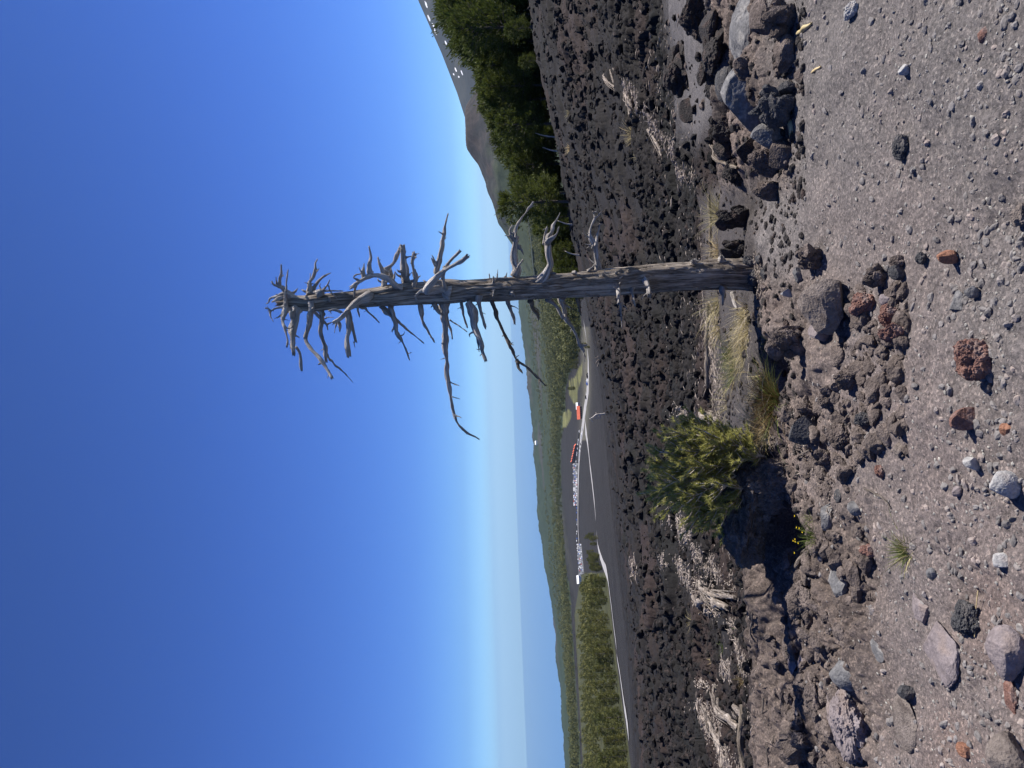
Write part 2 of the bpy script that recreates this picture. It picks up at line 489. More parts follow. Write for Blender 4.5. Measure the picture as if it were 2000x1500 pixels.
def ground_mat():
    b = MB('volcanic_ground', 0.95)
    c = b.coord('Object')
    a = b.n('ShaderNodeAttribute', attribute_name='tint').outputs['Color']
    n1 = b.noise(c, 9, 6, 0.65); n2 = b.noise(c, 70, 4, 0.7)
    v = b.n('ShaderNodeTexVoronoi'); v.inputs['Scale'].default_value = 120; b.l(c, v.inputs['Vector'])
    hsv = b.n('ShaderNodeSeparateColor'); b.l(v.outputs['Color'], hsv.inputs[0])
    k = b.ramp(n1, [(0.3, (0.82, 0.82, 0.82)), (0.7, (1.18, 1.16, 1.15))])
    k2 = b.ramp(n2, [(0.3, (0.7, 0.7, 0.7)), (0.72, (1.35, 1.35, 1.35))])
    sp = b.ramp(hsv.outputs[0], [(0.0, (0.62, 0.62, 0.62)), (0.5, (1, 1, 1)), (0.86, (1.15, 1.12, 1.1)), (0.93, (1.75, 1.7, 1.62))])
    col = b.mix(1.0, a, k, 'MULTIPLY'); col = b.mix(1.0, col, k2, 'MULTIPLY'); col = b.mix(0.85, col, sp, 'MULTIPLY')
    b.base(col)
    b.bump(n2, 0.6, 0.014); b.bump(b.noise(c, 260, 3, 0.75), 0.7, 0.005)
    b.bump(b.noise(c, 900, 2, 0.7), 0.6, 0.002)
    return b.m

def valley_mat():
    b = MB('valley_ground', 0.95)
    c = b.coord('Object')
    a = b.n('ShaderNodeAttribute', attribute_name='tint').outputs['Color']
    k = b.ramp(b.noise(c, 0.05, 8, 0.7), [(0.3, (0.6, 0.62, 0.6)), (0.7, (1.4, 1.38, 1.35))])
    k2 = b.ramp(b.noise(c, 0.4, 6, 0.7), [(0.3, (0.65, 0.65, 0.65)), (0.7, (1.35, 1.35, 1.35))])
    b.base(b.mix(1.0, b.mix(1.0, a, k, 'MULTIPLY'), k2, 'MULTIPLY'))
    b.bump(b.noise(c, 0.3, 6, 0.7), 0.6, 2.0)
    return b.m

def rock_mat(name, c1, c2, c3=None, scale=7, bump=0.7, pit=0.0):
    b = MB(name, 0.92)
    c = b.coord('Object')
    n1 = b.noise(c, scale, 6, 0.65); n2 = b.noise(c, scale * 9, 5, 0.7)
    col = b.ramp(n1, [(0.3, c1), (0.7, c2)])
    if c3:
        col = b.mix(b.ramp(b.noise(c, scale * 2.3, 3, 0.5), [(0.52, (0, 0, 0)), (0.66, (1, 1, 1))]), col, c3)
    col = b.mix(1.0, col, b.ramp(n2, [(0.3, (0.68, 0.68, 0.68)), (0.7, (1.3, 1.3, 1.3))]), 'MULTIPLY')
    b.base(col)
    if pit:
        v = b.n('ShaderNodeTexVoronoi'); v.inputs['Scale'].default_value = scale * 14; b.l(c, v.inputs['Vector'])
        b.bump(v.outputs['Distance'], pit, 0.012)
    b.bump(n2, bump, 0.012); b.bump(b.noise(c, scale * 40, 3, 0.7), bump * 0.6, 0.004)
    return b.m

def wood_mat(name, c1, c2, c3, crack=0.85):
    b = MB(name, 0.8)
    uv = b.coord('UV')
    mp = b.n('ShaderNodeMapping'); mp.inputs['Scale'].default_value = (26, 3.2, 1); b.l(uv, mp.inputs['Vector'])
    n = b.noise(mp.outputs[0], 1.0, 6, 0.65)
    mp2 = b.n('ShaderNodeMapping'); mp2.inputs['Scale'].default_value = (70, 9, 1); b.l(uv, mp2.inputs['Vector'])
    n2 = b.noise(mp2.outputs[0], 1.0, 4, 0.6)
    ob = b.coord('Object')
    col = b.ramp(n, [(0.25, c1), (0.5, c2), (0.75, c3)])
    col = b.mix(1.0, col, b.ramp(n2, [(0.3, (0.6, 0.58, 0.56)), (0.62, (1.15, 1.15, 1.15))]), 'MULTIPLY')
    col = b.mix(1.0, col, b.ramp(b.noise(ob, 5, 4, 0.6), [(0.3, (0.75, 0.72, 0.70)), (0.7, (1.2, 1.2, 1.2))]), 'MULTIPLY')
    mp3 = b.n('ShaderNodeMapping'); mp3.inputs['Scale'].default_value = (11, 1.1, 1); b.l(uv, mp3.inputs['Vector'])
    cr = b.ramp(b.noise(mp3.outputs[0], 1.0, 7, 0.7), [(0.455, (1, 1, 1)), (0.492, (0.22, 0.2, 0.18)), (0.51, (0.22, 0.2, 0.18)), (0.545, (1, 1, 1))])
    col = b.mix(crack, col, cr, 'MULTIPLY')
    b.base(col)
    b.bump(cr, 0.8, 0.008)
    b.bump(n2, 0.9, 0.005); b.bump(n, 1.0, 0.014)
    return b.m

def leaf_mat(name, c1, c2, scale=3.0, trans=0.12):
    b = MB(name, 0.7)
    c = b.coord('Object')
    rnd = b.n('ShaderNodeObjectInfo').outputs['Random']
    col = b.ramp(b.noise(c, scale, 3, 0.6), [(0.3, c1), (0.7, c2)])
    g = b.n('ShaderNodeNewGeometry').outputs['Random Per Island']
    col = b.mix(1.0, col, b.ramp(g, [(0, (0.65, 0.68, 0.6)), (1, (1.35, 1.3, 1.2))]), 'MULTIPLY')
    col = b.mix(1.0, col, b.ramp(rnd, [(0, (0.82, 0.86, 0.8)), (1, (1.2, 1.14, 1.1))]), 'MULTIPLY')
    b.base(col)
    b.b.inputs['Transmission Weight'].default_value = 0.0
    tr = b.n('ShaderNodeBsdfTranslucent'); b.l(col, tr.inputs['Color'])
    mx = b.n('ShaderNodeMixShader'); mx.inputs[0].default_value = trans
    b.l(b.b.outputs[0], mx.inputs[1]); b.l(tr.outputs[0], mx.inputs[2])
    b.l(mx.outputs[0], b.t.nodes['Material Output'].inputs['Surface'])
    return b.m

def plain(name, c1, c2=None, rough=0.8, scale=20):
    b = MB(name, rough)
    if c2: b.base(b.ramp(b.noise(b.coord('Object'), scale, 4), [(0.3, c1), (0.7, c2)]))
    else: b.base(c1)
    return b.m

M = {}
M['ground'] = ground_mat()
M['valley'] = valley_mat()
M['lava'] = rock_mat('lava_rock', (0.030, 0.027, 0.026), (0.060, 0.053, 0.050), (0.075, 0.055, 0.047), 6, 1.0, 0.8)
M['clinker'] = rock_mat('clinker', (0.009, 0.0081, 0.0078), (0.0205, 0.0182, 0.0175), (0.048, 0.036, 0.032), 5, 1.0, 0.6)
M['crag'] = rock_mat('crag_rock', (0.07, 0.058, 0.052), (0.15, 0.125, 0.112), (0.18, 0.15, 0.135), 7, 1.0, 0.7)
M['brown'] = rock_mat('brown_rock', (0.075, 0.058, 0.050), (0.16, 0.13, 0.115), (0.20, 0.16, 0.14), 7, 1.0, 0.6)
M['tan'] = rock_mat('tan_rock', (0.14, 0.115, 0.10), (0.25, 0.21, 0.185), (0.11, 0.09, 0.08), 8, 0.9, 0.35)
M['grey'] = rock_mat('grey_rock', (0.095, 0.093, 0.095), (0.17, 0.167, 0.168), (0.21, 0.20, 0.19), 6, 0.55)
M['dark'] = rock_mat('dark_rock', (0.045, 0.045, 0.048), (0.085, 0.083, 0.085), (0.11, 0.10, 0.095), 7, 0.8, 0.4)
M['pale'] = rock_mat('pale_rock', (0.27, 0.26, 0.255), (0.44, 0.43, 0.415), (0.33, 0.30, 0.28), 9, 0.6)
M['mauve'] = rock_mat('mauve_rock', (0.15, 0.125, 0.125), (0.24, 0.205, 0.205), (0.20, 0.16, 0.145), 5, 0.5)
M['red'] = rock_mat('red_rock', (0.15, 0.075, 0.058), (0.27, 0.155, 0.125), (0.24, 0.18, 0.16), 8, 0.9, 0.4)
M['orange'] = rock_mat('orange_rock', (0.22, 0.10, 0.06), (0.36, 0.19, 0.125), None, 9, 0.8, 0.2)
M['gravel'] = rock_mat('gravel', (0.125, 0.115, 0.110), (0.215, 0.198, 0.190), (0.28, 0.23, 0.205), 3, 0.5)
M['chips'] = rock_mat('pale_chips', (0.20, 0.19, 0.18), (0.36, 0.34, 0.30), None, 5, 0.4)
M['trunk'] = wood_mat('weathered_trunk', (0.13, 0.104, 0.080), (0.31, 0.262, 0.208), (0.46, 0.40, 0.335), 0.6)
M['limb'] = wood_mat('bleached_limb', (0.26, 0.235, 0.205), (0.62, 0.575, 0.525), (0.76, 0.725, 0.68), 0.35)
M['drift'] = wood_mat('bleached_driftwood', (0.17, 0.135, 0.11), (0.36, 0.31, 0.265), (0.55, 0.49, 0.435), 0.6)
M['splinter'] = wood_mat('pale_splinters', (0.30, 0.24, 0.19), (0.48, 0.41, 0.35), (0.62, 0.55, 0.48), 0.2)
M['pine'] = leaf_mat('pine_needles', (0.036, 0.054, 0.012), (0.105, 0.125, 0.030), 1.2, 0.3)
M['grove'] = leaf_mat('grove_needles', (0.075, 0.088, 0.026), (0.185, 0.178, 0.062), 0.15, 0.25)
M['forest'] = leaf_mat('forest_needles', (0.055, 0.068, 0.026), (0.145, 0.150, 0.058), 0.03, 0.2)
M['sapling'] = leaf_mat('sapling_needles', (0.25, 0.255, 0.08), (0.46, 0.44, 0.17), 7, 0.5)
M['straw'] = leaf_mat('dry_straw', (0.36, 0.285, 0.16), (0.62, 0.53, 0.34), 9, 0.2)
M['greengrass'] = leaf_mat('green_blades', (0.07, 0.10, 0.025), (0.20, 0.24, 0.07), 12, 0.2)
M['rustplant'] = leaf_mat('rusty_stems', (0.10, 0.055, 0.03), (0.15, 0.12, 0.05), 9, 0.15)
M['flower'] = plain('yellow_petals', (0.75, 0.55, 0.02))
M['bark'] = plain('grey_bark', (0.06, 0.05, 0.045), (0.13, 0.115, 0.10), 0.9, 6)
M['twig'] = plain('pale_twig', (0.30, 0.25, 0.19), (0.48, 0.42, 0.34), 0.8, 20)
M['road'] = plain('pale_asphalt', (0.27, 0.26, 0.26), (0.36, 0.35, 0.34), 0.9, 0.1)
M['lot'] = plain('worn_asphalt', (0.11, 0.11, 0.115), (0.17, 0.17, 0.17), 0.9, 0.1)
M['snow'] = plain('old_snow', (0.82, 0.82, 0.84))
M['roof'] = plain('red_roof', (0.50, 0.105, 0.06), (0.58, 0.14, 0.085), 0.8, 0.5)
M['wallw'] = plain('chalet_wall', (0.30, 0.22, 0.16), (0.4, 0.3, 0.22), 0.8, 1)
M['white'] = plain('white_paint', (0.80, 0.80, 0.80), None, 0.4)
M['glass'] = plain('dark_glass', (0.02, 0.025, 0.03), None, 0.1)
for nme, c in (('silver', (0.45, 0.46, 0.48)), ('blue', (0.05, 0.12, 0.42)), ('black', (0.02, 0.02, 0.022)), ('grey_car', (0.16, 0.17, 0.18)), ('red_car', (0.5, 0.04, 0.03))):
    M[nme] = plain(nme + '_paint', c, None, 0.35)

# ------------------------------------------------------------------ ground sheets
def grid_sheet(name, ys, nt, tr, zfun, mat, apex=0.0, colf=None):
    t = np.linspace(tr[0], tr[1], nt)
    T, Y = np.meshgrid(t, ys)
    X = T * (Y + apex)
    x, y = X.ravel(), Y.ravel()
    z, col = zfun(x, y)
    V = np.stack([x, y, z], -1)
    n, m = len(ys), nt
    i = (np.arange(n - 1)[:, None] * m + np.arange(m - 1)[None]).ravel()
    Fq = np.stack([i, i + 1, i + m + 1, i + m], -1)
    return mesh(name, V, Fq, mat, True, None, None, col)

def _rows(segs):
    out = [segs[0][0]]
    for lo, hi, k in segs:
        n = int(math.log(hi / lo) / k)
        out += list(np.exp(np.linspace(math.log(lo), math.log(hi), n + 1))[1:])
    return np.array(out)

def near_fun(x, y):
    zn = zones(x, y)
    q, fore, berm, lava, ash, red, nsoil = zn
    z = ground_z(x, y, zn)
    c = np.empty((len(x), 3), np.float32)
    L = lambda *v: np.array(v, np.float32)
    c[:] = L(0.140, 0.128, 0.124)                                  # grey gravel
    w = (sstep(-0.15, 0.45, nsoil) * 0.55 + sstep(550, 1100, q) * 0.6)
    w = np.clip(w, 0, 1)[:, None]
    c = c * (1 - w) + L(0.172, 0.141, 0.132) * w                     # pinkish soil
    w = (sstep(0.1, 0.5, fbm2(x * 1.1 + 7, y * 1.1, 3, 90)) * 0.5 * (q > 480))[:, None]
    c = c * (1 - w) + L(0.19, 0.135, 0.115) * w
    w = berm[:, None]
    bb = L(0.125, 0.100, 0.088)
    bb = bb * (1 + 0.35 * fbm2(x * 3, y * 3, 3, 91))[:, None]
    c = c * (1 - w) + bb * w
    w = (1 - np.maximum(fore, berm))[:, None]
    c = c * (1 - w) + L(0.062, 0.055, 0.053) * w                     # ash behind the crest
    w = lava[:, None]
    lv = np.broadcast_to(L(0.0130, 0.0116, 0.0112), c.shape)
    lv = lv * (1 + 0.3 * fbm2(x * 0.5, y * 0.5, 4, 92))[:, None]
    c = c * (1 - w) + lv * w
    w = (ash * 0.85)[:, None]
    c = c * (1 - w) + L(0.0185, 0.0168, 0.0163) * w
    gl = ((1 - sstep(230, 330, q)) * sstep(5.5, 6.5, y) * (1 - sstep(8.5, 11, y)) * 0.9)[:, None]
    c = c * (1 - gl) + L(0.112, 0.105, 0.106) * gl
    w = (red * 0.55)[:, None]
    c = c * (1 - w) + L(0.042, 0.029, 0.026) * w
    return z, np.clip(c, 0.012, 1)

ys = _rows([(0.25, 1.2, 0.05), (1.2, 20, 0.0026), (20, 165, 0.0048)])
g = grid_sheet('lava_ground', ys, 1300, (-0.70, 0.66), near_fun, M['ground'], 2.0)
tag(g, 'black lava field and grey gravel slope around the dead tree', None, None, 'structure')

def inside(poly, px, py):
    poly = np.array(poly, float); r = np.zeros(px.shape, bool); n = len(poly)
    for i in range(n):
        x1, y1 = poly[i]; x2, y2 = poly[(i + 1) % n]
        c = ((y1 > py) != (y2 > py)) & (px < (x2 - x1) * (py - y1) / (y2 - y1 + 1e-12) + x1)
        r ^= c
    return r
MEADOW = [(1110, 745), (1110, 770), (1119, 786), (1127, 794), (1128, 766), (1135, 744), (1137, 705), (1124, 735)]
MEADOW2 = [(1101, 806), (1109, 799), (1117, 806), (1114, 820), (1106, 832), (1099, 838)]
FEDGE = ([400, 500, 560, 640, 700, 735, 760, 800, 830, 860, 900, 960, 1000, 1060, 1120, 1180, 1260, 1350, 1500, 1700],
         [1114, 1116, 1124, 1136, 1128, 1110, 1104, 1104, 1102, 1096, 1095, 1097, 1098, 1103, 1108, 1114, 1120, 1126, 1134, 1140])
def forest_edge(py): return np.interp(py, *FEDGE)
GEDGE = ([1120, 1150, 1200, 1290, 1360, 1430, 1500, 1700], [1184, 1188, 1194, 1204, 1213, 1224, 1232, 1250])
def valley_fun(x, y):
    z = hbase(x, y)
    a = sstep(900, 2500, y)
    z = z + a * (18 * fbm2(x * 0.0016, y * 0.0016, 5, 8)) + sstep(3000, 5500, y) * (26 * fbm2(x * 0.0045, y * 0.002, 4, 12) + 7 * fbm2(x * 0.03, y * 0.01, 2, 13)) + sstep(300, 800, y) * 0.6 * fbm2(x * 0.03, y * 0.03, 3, 9) - 0.5 * (y < 180)
    px, py = proj(x, y, z)
    px2 = px + 3 * fbm2(x * 0.01, y * 0.01, 3, 14)
    c = np.empty((len(x), 3), np.float32)
    c[:] = (0.0225, 0.0206, 0.0204)
    fr = (px2 < forest_edge(py))
    c[fr] = (0.030, 0.040, 0.017)
    far = sstep(2200, 4200, y)[:, None]
    c = c * (1 - far) + np.array((0.024, 0.036, 0.018), np.float32) * far
    n = (sstep(0.05, 0.4, fbm2(x * 0.0025, y * 0.0013, 4, 18)) * sstep(1500, 3000, y))[:, None]
    c = c * (1 - n) + np.array((0.042, 0.040, 0.034), np.float32) * n
    mh = fbm2(x * 0.03, y * 0.03, 3, 19)
    for poly in (MEADOW, MEADOW2):
        k = inside(poly, px2, py) & (mh > -0.45)
        c[k] = np.array((0.105, 0.104, 0.042), np.float32) * (0.75 + 0.9 * mh[k, None] + 0.25)
    gr = (py > 1120) & (px > np.interp(py, [1120, 1200, 1700], [1135, 1122, 1150])) & (px < np.interp(py, *GEDGE))
    c[gr] = (0.050, 0.052, 0.022)
    pw = (np.exp(-((px - np.interp(py, [640, 760, 850], [1143, 1146, 1140])) / 8) ** 2) * (py > 640) * (py < 860) * 0.5)[:, None]
    c = c * (1 - pw) + np.array((0.17, 0.16, 0.12), np.float32) * pw
    return z, c
ys = _rows([(155, 9000, 0.010)])
g = grid_sheet('valley_ground', ys, 620, (-0.80, 0.80), valley_fun, M['valley'])
tag(g, 'dark lava plain running down to wooded hills', None, None, 'structure')

# far slopes of the volcano
def mount_fun(x, y):
    t = x / y
    py = 750 - F * t
    sil = np.interp(py, [-600, -400, 0, 100, 180, 300, 370, 480, 560, 680, 800], [560, 650, 818, 862, 893, 931, 956, 1001, 1013, 1024, 1050])
    s = np.clip((y - 2600) / 4400, 0, 1)
    low = np.interp(py, [-600, 0, 300, 560, 800], [1000, 1000, 1020, 1045, 1090])
    sil = np.maximum(sil, 770)
    px = low + (sil - low) * s ** 1.1
    px = np.where(y > 7000, sil + (y - 7000) * 0.05, px)
    w = at(px, py, y)
    z = w[:, 2] + (28 * fbm2(x * 0.0025, y * 0.0012, 5, 71) + 8 * fbm2(x * 0.012, y * 0.008, 3, 72)) * (0.25 + 0.75 * np.sin(np.clip(s, 0, 1) * 3.14)) * (s < 1)
    c = np.empty((len(x), 3), np.float32)
    c[:] = (0.022, 0.021, 0.022)
    n = sstep(0.0, 0.35, fbm2(x * 0.003, y * 0.0012, 4, 73))[:, None] * 0.7
    c = c * (1 - n) + np.array((0.045, 0.040, 0.034), np.float32) * n
    gn = (sstep(-0.1, 0.3, fbm2(x * 0.004 + 5, y * 0.0015, 4, 74)) * (1 - sstep(0.15, 0.75, s - 0.0003 * (py - 200))))[:, None]
    gn = np.clip(gn + sstep(330, 520, py)[:, None] * 0.5, 0, 1) * 0.9
    c = c * (1 - gn) + np.array((0.024, 0.030, 0.016), np.float32) * gn
    return z, c
ys = np.concatenate([np.linspace(2600, 7000, 200), [7200, 8000]])
g = grid_sheet('volcano_slope', ys, 420, (0.02, 0.80), mount_fun, M['valley'])
tag(g, 'hazy bare upper slope of the volcano', None, None, 'structure')

pk = at(np.array(909.0), np.array(250.0), np.array(3300.0))
def cone():
    n, m = 70, 150
    r = np.linspace(0, 1, n) ** 0.9; an = np.linspace(0, 2 * math.pi, m, endpoint=False)
    R, A = np.meshgrid(r, an, indexing='ij')
    x, y = R * np.cos(A) * 720, R * np.sin(A) * 600
    prof = np.interp(R, [0, 0.07, 0.12, 0.23, 0.34, 0.57, 0.72, 1], [-2, 0, -4, -55, -84, -132, -195, -285])
    z = prof + 12 * fbm2(x * 0.012, y * 0.012, 5, 81) * np.clip(R * 3, 0, 1) + 11 * (vn2(A * 16, R * 1.6, 82) - 0.5) * np.clip(R * 2, 0, 1)
    V = np.stack([pk[0] + x, pk[1] + y, pk[2] + z], -1).reshape(-1, 3)
    i, j = np.meshgrid(np.arange(n - 1), np.arange(m), indexing='ij')
    Fq = np.stack([i * m + j, (i + 1) * m + j, (i + 1) * m + (j + 1) % m, i * m + (j + 1) % m], -1).reshape(-1, 4)
    Rr = R.ravel(); xx, yy = x.ravel(), y.ravel()
    c = np.empty((n * m, 3), np.float32); c[:] = (0.027, 0.0235, 0.024)
    w = (sstep(0.0, 0.3, fbm2(xx * 0.008, yy * 0.008, 3, 84)) * (Rr < 0.5))[:, None] * 0.7
    c = c * (1 - w) + np.array((0.050, 0.036, 0.032), np.float32) * w
    w = np.clip(sstep(0.33, 0.6, Rr + 0.25 * fbm2(xx * 0.006, yy * 0.006, 4, 83) + 0.12 * np.cos(A.ravel())), 0, 0.95)[:, None]
    c = c * (1 - w) + np.array((0.048, 0.060, 0.028), np.float32) * w
    o = mesh('cinder_cone', V, Fq, M['valley'], True, None, None, c)
    tag(o, 'rounded reddish cinder cone below the volcano slope', None, None, 'structure')
cone()

# sea
def sea():
    n = 160; an = np.linspace(0, 2 * math.pi, n, endpoint=False)
    rs = [0, 3000, 9000, 20000, 40000, 70000, 120000]
    V = [(0, 0, -2900.0)]; Fc3, Fq = [], []
    for k, r in enumerate(rs[1:]):
        V += [(r * math.cos(a), r * math.sin(a), -2900.0) for a in an]
        for j in range(n):
            if k == 0: Fc3.append((0, 1 + j, 1 + (j + 1) % n))
            else:
                b0, b1 = 1 + (k - 1) * n, 1 + k * n
                Fq.append((b0 + j, b1 + j, b1 + (j + 1) % n, b0 + (j + 1) % n))
    b = MB('sea_water', 0.35); b.base((0.06, 0.17, 0.36))
    b.bump(b.noise(b.coord('Object'), 0.02, 4), 0.3, 10)
    o = mesh('sea', np.array(V), [np.array(Fc3, np.int32), np.array(Fq, np.int32)], b.m, False)
    tag(o, 'hazy blue sea below the horizon', None, None, 'structure')
sea()

# haze: one closed box of thin air
def haze():
    a, zb, zt = 126000.0, -2902.0, 1060.0
    V = np.array([(x, y, z) for x in (-a, a) for y in (-a, a) for z in (zb, zt)])
    Fq = np.array([(0, 1, 3, 2), (4, 6, 7, 5), (0, 4, 5, 1), (2, 3, 7, 6), (0, 2, 6, 4), (1, 5, 7, 3)], np.int32)
    m = bpy.data.materials.new('thin_air'); m.use_nodes = True
    nt = m.node_tree; nt.nodes.remove(nt.nodes['Principled BSDF'])
    v = nt.nodes.new('ShaderNodeVolumePrincipled')
    v.inputs['Color'].default_value = (0.50, 0.78, 1.0, 1); v.inputs['Density'].default_value = 1.5e-5; v.inputs['Anisotropy'].default_value = 0.2
    nt.links.new(v.outputs[0], nt.nodes['Material Output'].inputs['Volume'])
    o = mesh('haze', V, Fq, m, False)
    tag(o, 'thin blue air over the valley and sea', None, None, 'stuff')
haze()
# ------------------------------------------------------------------ the dead tree
TY = 4.85                                            # its distance
def cA(x, y): return 500 + x / 5.358, 480 + y / 5.358
def cB(x, y): return 680 + x / 6.25, 400 + y / 6.25
def cC(x, y): return 960 + x / 6.82, 380 + y / 6.82
def c1(x, y): return 500 + x / 3.0, 380 + y / 3.0
def c2(x, y): return 900 + x / 3.75, 380 + y / 3.75
def c3(x, y): return 1150 + x / 4.444, 380 + y / 4.444
SCL = {'A': (cA, 5.358), 'B': (cB, 6.25), 'C': (cC, 6.82), '1': (c1, 3.0), '2': (c2, 3.75), '3': (c3, 4.444)}
base = at(np.array(1488.0), np.array(537.0), np.array(TY))
tree = empty('dead_tree', base, 'tall bare dead tree with grey weathered trunk and short broken branches', 'dead tree')
def local(V, o): return V - np.array(o.location)
TRK = [(1516, 537, 42), (1492, 537, 36), (1474, 537, 32.5), (1440, 536.5, 30), (1400, 535.5, 29.5), (1350, 538, 28.5), (1300, 541, 27.8), (1250, 546, 27.2), (1200, 551, 26.5), (1150, 555, 26), (1100, 558.5, 25.3),
       (1050, 561, 24), (1000, 563, 22.8), (950, 566, 21.5), (900, 568.5, 20.5), (850, 571.5, 20.5), (800, 574.5, 20.5), (750, 579, 19), (700, 583.5, 17.3), (650, 587, 16), (600, 591.5, 15.5), (570, 590, 13.5), (556, 591, 9), (546, 592, 5)]
tx = np.array(TRK, float)
cen = at(tx[:, 0], tx[:, 1], np.full(len(tx), TY))
V, Fc, uv = tube(cen, tx[:, 2] / F * TY, seg=72, step=0.011, rough=0.035, seed=3, ridges=0.6)
# knots swell out of the trunk
for kx, ky, kr, amp in ((1205, 533, 10, .022), (1230, 531, 10, .020), (1260, 548, 16, .03), (1430, 525, 12, .02), (1376, 534, 9, .012), (1180, 536, 9, .012), (1070, 548, 16, .02), (1000, 558, 8, .016), (963, 552, 8, .016), (925, 575, 10, .016),
                        (760, 566, 18, .022), (705, 575, 12, .014), (610, 590, 10, .016), (870, 562, 20, .022), (1205, 556, 10, .02), (1232, 556, 10, .014), (985, 567, 7, .012), (644, 588, 5, .012)):
    p = at(np.array(float(kx)), np.array(float(ky)), np.array(TY - 0.07))
    d = V - p
    w = np.exp(-(d ** 2).sum(1) / (2 * (kr / F * TY) ** 2))
    ax = V - np.array([p[0], TY, p[2]])
    ax[:, 2] = 0
    ax /= np.linalg.norm(ax, axis=1)[:, None] + 1e-9
    V = V + ax * (amp * w)[:, None]
mesh('trunk', local(V, tree), Fc, M['trunk'], True, tree, uv)

def tw_r(z):   # trunk half width in metres at photo x
    return np.interp(z, tx[::-1, 0], tx[::-1, 2]) / F * TY
def limb(sc, pts, r0, r1, d0=0.0, d1=0.0, twigs=(), seed=0, mat='limb', flare=1.35, rough=0.30):
    f, s = SCL[sc]
    def build(pts, r0, r1, da, db, flare, seed):
        n = len(pts)
        px = np.array([f(*p) for p in pts])
        dl = np.concatenate([[0], np.cumsum(np.linalg.norm(np.diff(px, axis=0), axis=1))]); dl /= dl[-1]
        P = at(px[:, 0], px[:, 1], TY + da + (db - da) * dl)
        rad = 1.02 * np.array([r0 + (r1 - r0) * u ** 0.85 for u in dl]) / s / F * TY
        rad[0] *= flare
        rad = np.maximum(rad, 0.0022)
        return tube(P, rad, seg=12 if rad.mean() > 0.006 else 7, step=max(rad.mean() * 0.6, 0.006), rough=rough, seed=seed, ridges=3.0 if rad.mean() > 0.008 else 0)
    V, Fc, uv = build(pts, r0, r1, d0, d1, flare, seed)
    rs = np.random.default_rng(seed + 900)
    bits = [(V, Fc, uv)]
    n12 = len(V) - 2
    sg = 12 if (r0 + r1) / 2 / s / F * TY > 0.0055 else 7
    rings = n12 // sg
    if rings > 8 and r1 < 30:                        # broken spurs and peeled slivers along the limb
        for q in range(int(rs.integers(2, 6))):
            k = int(rs.integers(2, rings - 1)); j = int(rs.integers(0, sg))
            if k * sg + j >= n12: continue
            v = V[k * sg + j]; ce = V[k * sg:k * sg + sg].mean(0); nx = V[min(k + 1, rings - 1) * sg:min(k + 1, rings - 1) * sg + sg].mean(0)
            ax = (nx - ce); ax /= np.linalg.norm(ax) + 1e-9
            dr = v - ce; rr = np.linalg.norm(dr) + 1e-9; dr = dr / rr
            L = rs.uniform(1.0, 3.2) * max(rr, .004); al = rs.uniform(-.2, 1.3)
            e1 = v + dr * L * .6 + ax * L * al * .6; e2 = v + dr * L + ax * L * al + rs.normal(size=3) * L * .15
            bits.append(tube([v - dr * rr * .4, e1, e2], [rr * .38, rr * .26, max(rr * .08, .0012)], 5, L / 3, .2, seed + q, True))
    V, Fc, uv = merge(bits)
    o = mesh('branch', local(V, tree), Fc, M[mat], True, tree, uv)
    for k, t in enumerate(twigs):
        tp, a, b = t[0], t[1], t[2]
        e = t[3] if len(t) > 3 else 0.04 * ((k % 2) * 2 - 1)
        m = t[4] if len(t) > 4 else (d0 + d1) / 2
        V, Fc, uv = build(tp, a, b, m, m + e, 1.1, seed * 10 + k)
        mesh('twig', local(V, tree), Fc, M[mat], True, o, uv)
    return o
N_ = -0.07   # in front of the trunk's middle
limb('A', [(312, 640), (310, 560), (318, 480), (315, 400), (322, 320), (333, 255)], 17, 6, N_, N_ - .05, seed=1)
limb('A', [(390, 560), (320, 490), (270, 440), (230, 420), (190, 400), (170, 370)], 36, 8, 0, -.04,
     [([(245, 440), (245, 370), (255, 310), (265, 270), (265, 200)], 18, 5), ([(250, 330), (285, 308)], 9, 5), ([(215, 410), (208, 330)], 9, 4),
      ([(320, 500), (270, 500), (200, 530), (150, 555), (130, 600), (112, 606)], 36, 5), ([(300, 530), (230, 545), (175, 585)], 24, 8)], seed=2)
limb('A', [(310, 645), (250, 645), (190, 655), (150, 680), (125, 660), (98, 652)], 18, 9, N_, N_ - .02, [([(148, 685), (155, 740), (180, 793)], 11, 3)], seed=3)
limb('A', [(320, 640), (300, 720), (287, 800), (310, 870), (325, 950), (320, 1050)], 26, 7, N_, -.2, [([(322, 860), (360, 860), (385, 850)], 10, 14)], seed=4)
limb('A', [(440, 650), (425, 740), (395, 830), (385, 920), (385, 1000), (382, 1130)], 42, 27, 0, -.2,
     [([(395, 720), (370, 690), (378, 745)], 22, 16), ([(415, 1060), (450, 1120), (460, 1190), (475, 1285)], 18, 15), ([(400, 640), (390, 690)], 22, 12)], seed=5)
limb('A', [(572, 590), (568, 680), (545, 780), (525, 880), (520, 980), (565, 1070), (625, 1140), (690, 1220), (740, 1290), (790, 1375)], 30, 16, N_, N_ - .24,
     [([(690, 1225), (660, 1240)], 12, 5)], seed=6)
limb('A', [(668, 640), (670, 750), (680, 870), (705, 980), (725, 1080), (740, 1205)], 29, 17, .04, .2,
     [([(740, 1130), (790, 1210), (860, 1280), (930, 1340), (1010, 1425)], 13, 4, .05, .2), ([(600, 680), (680, 760), (740, 820), (752, 880)], 20, 7, .05, .06),
      ([(700, 770), (755, 750), (815, 752)], 7, 3), ([(735, 820), (800, 800)], 12, 4)], seed=7)
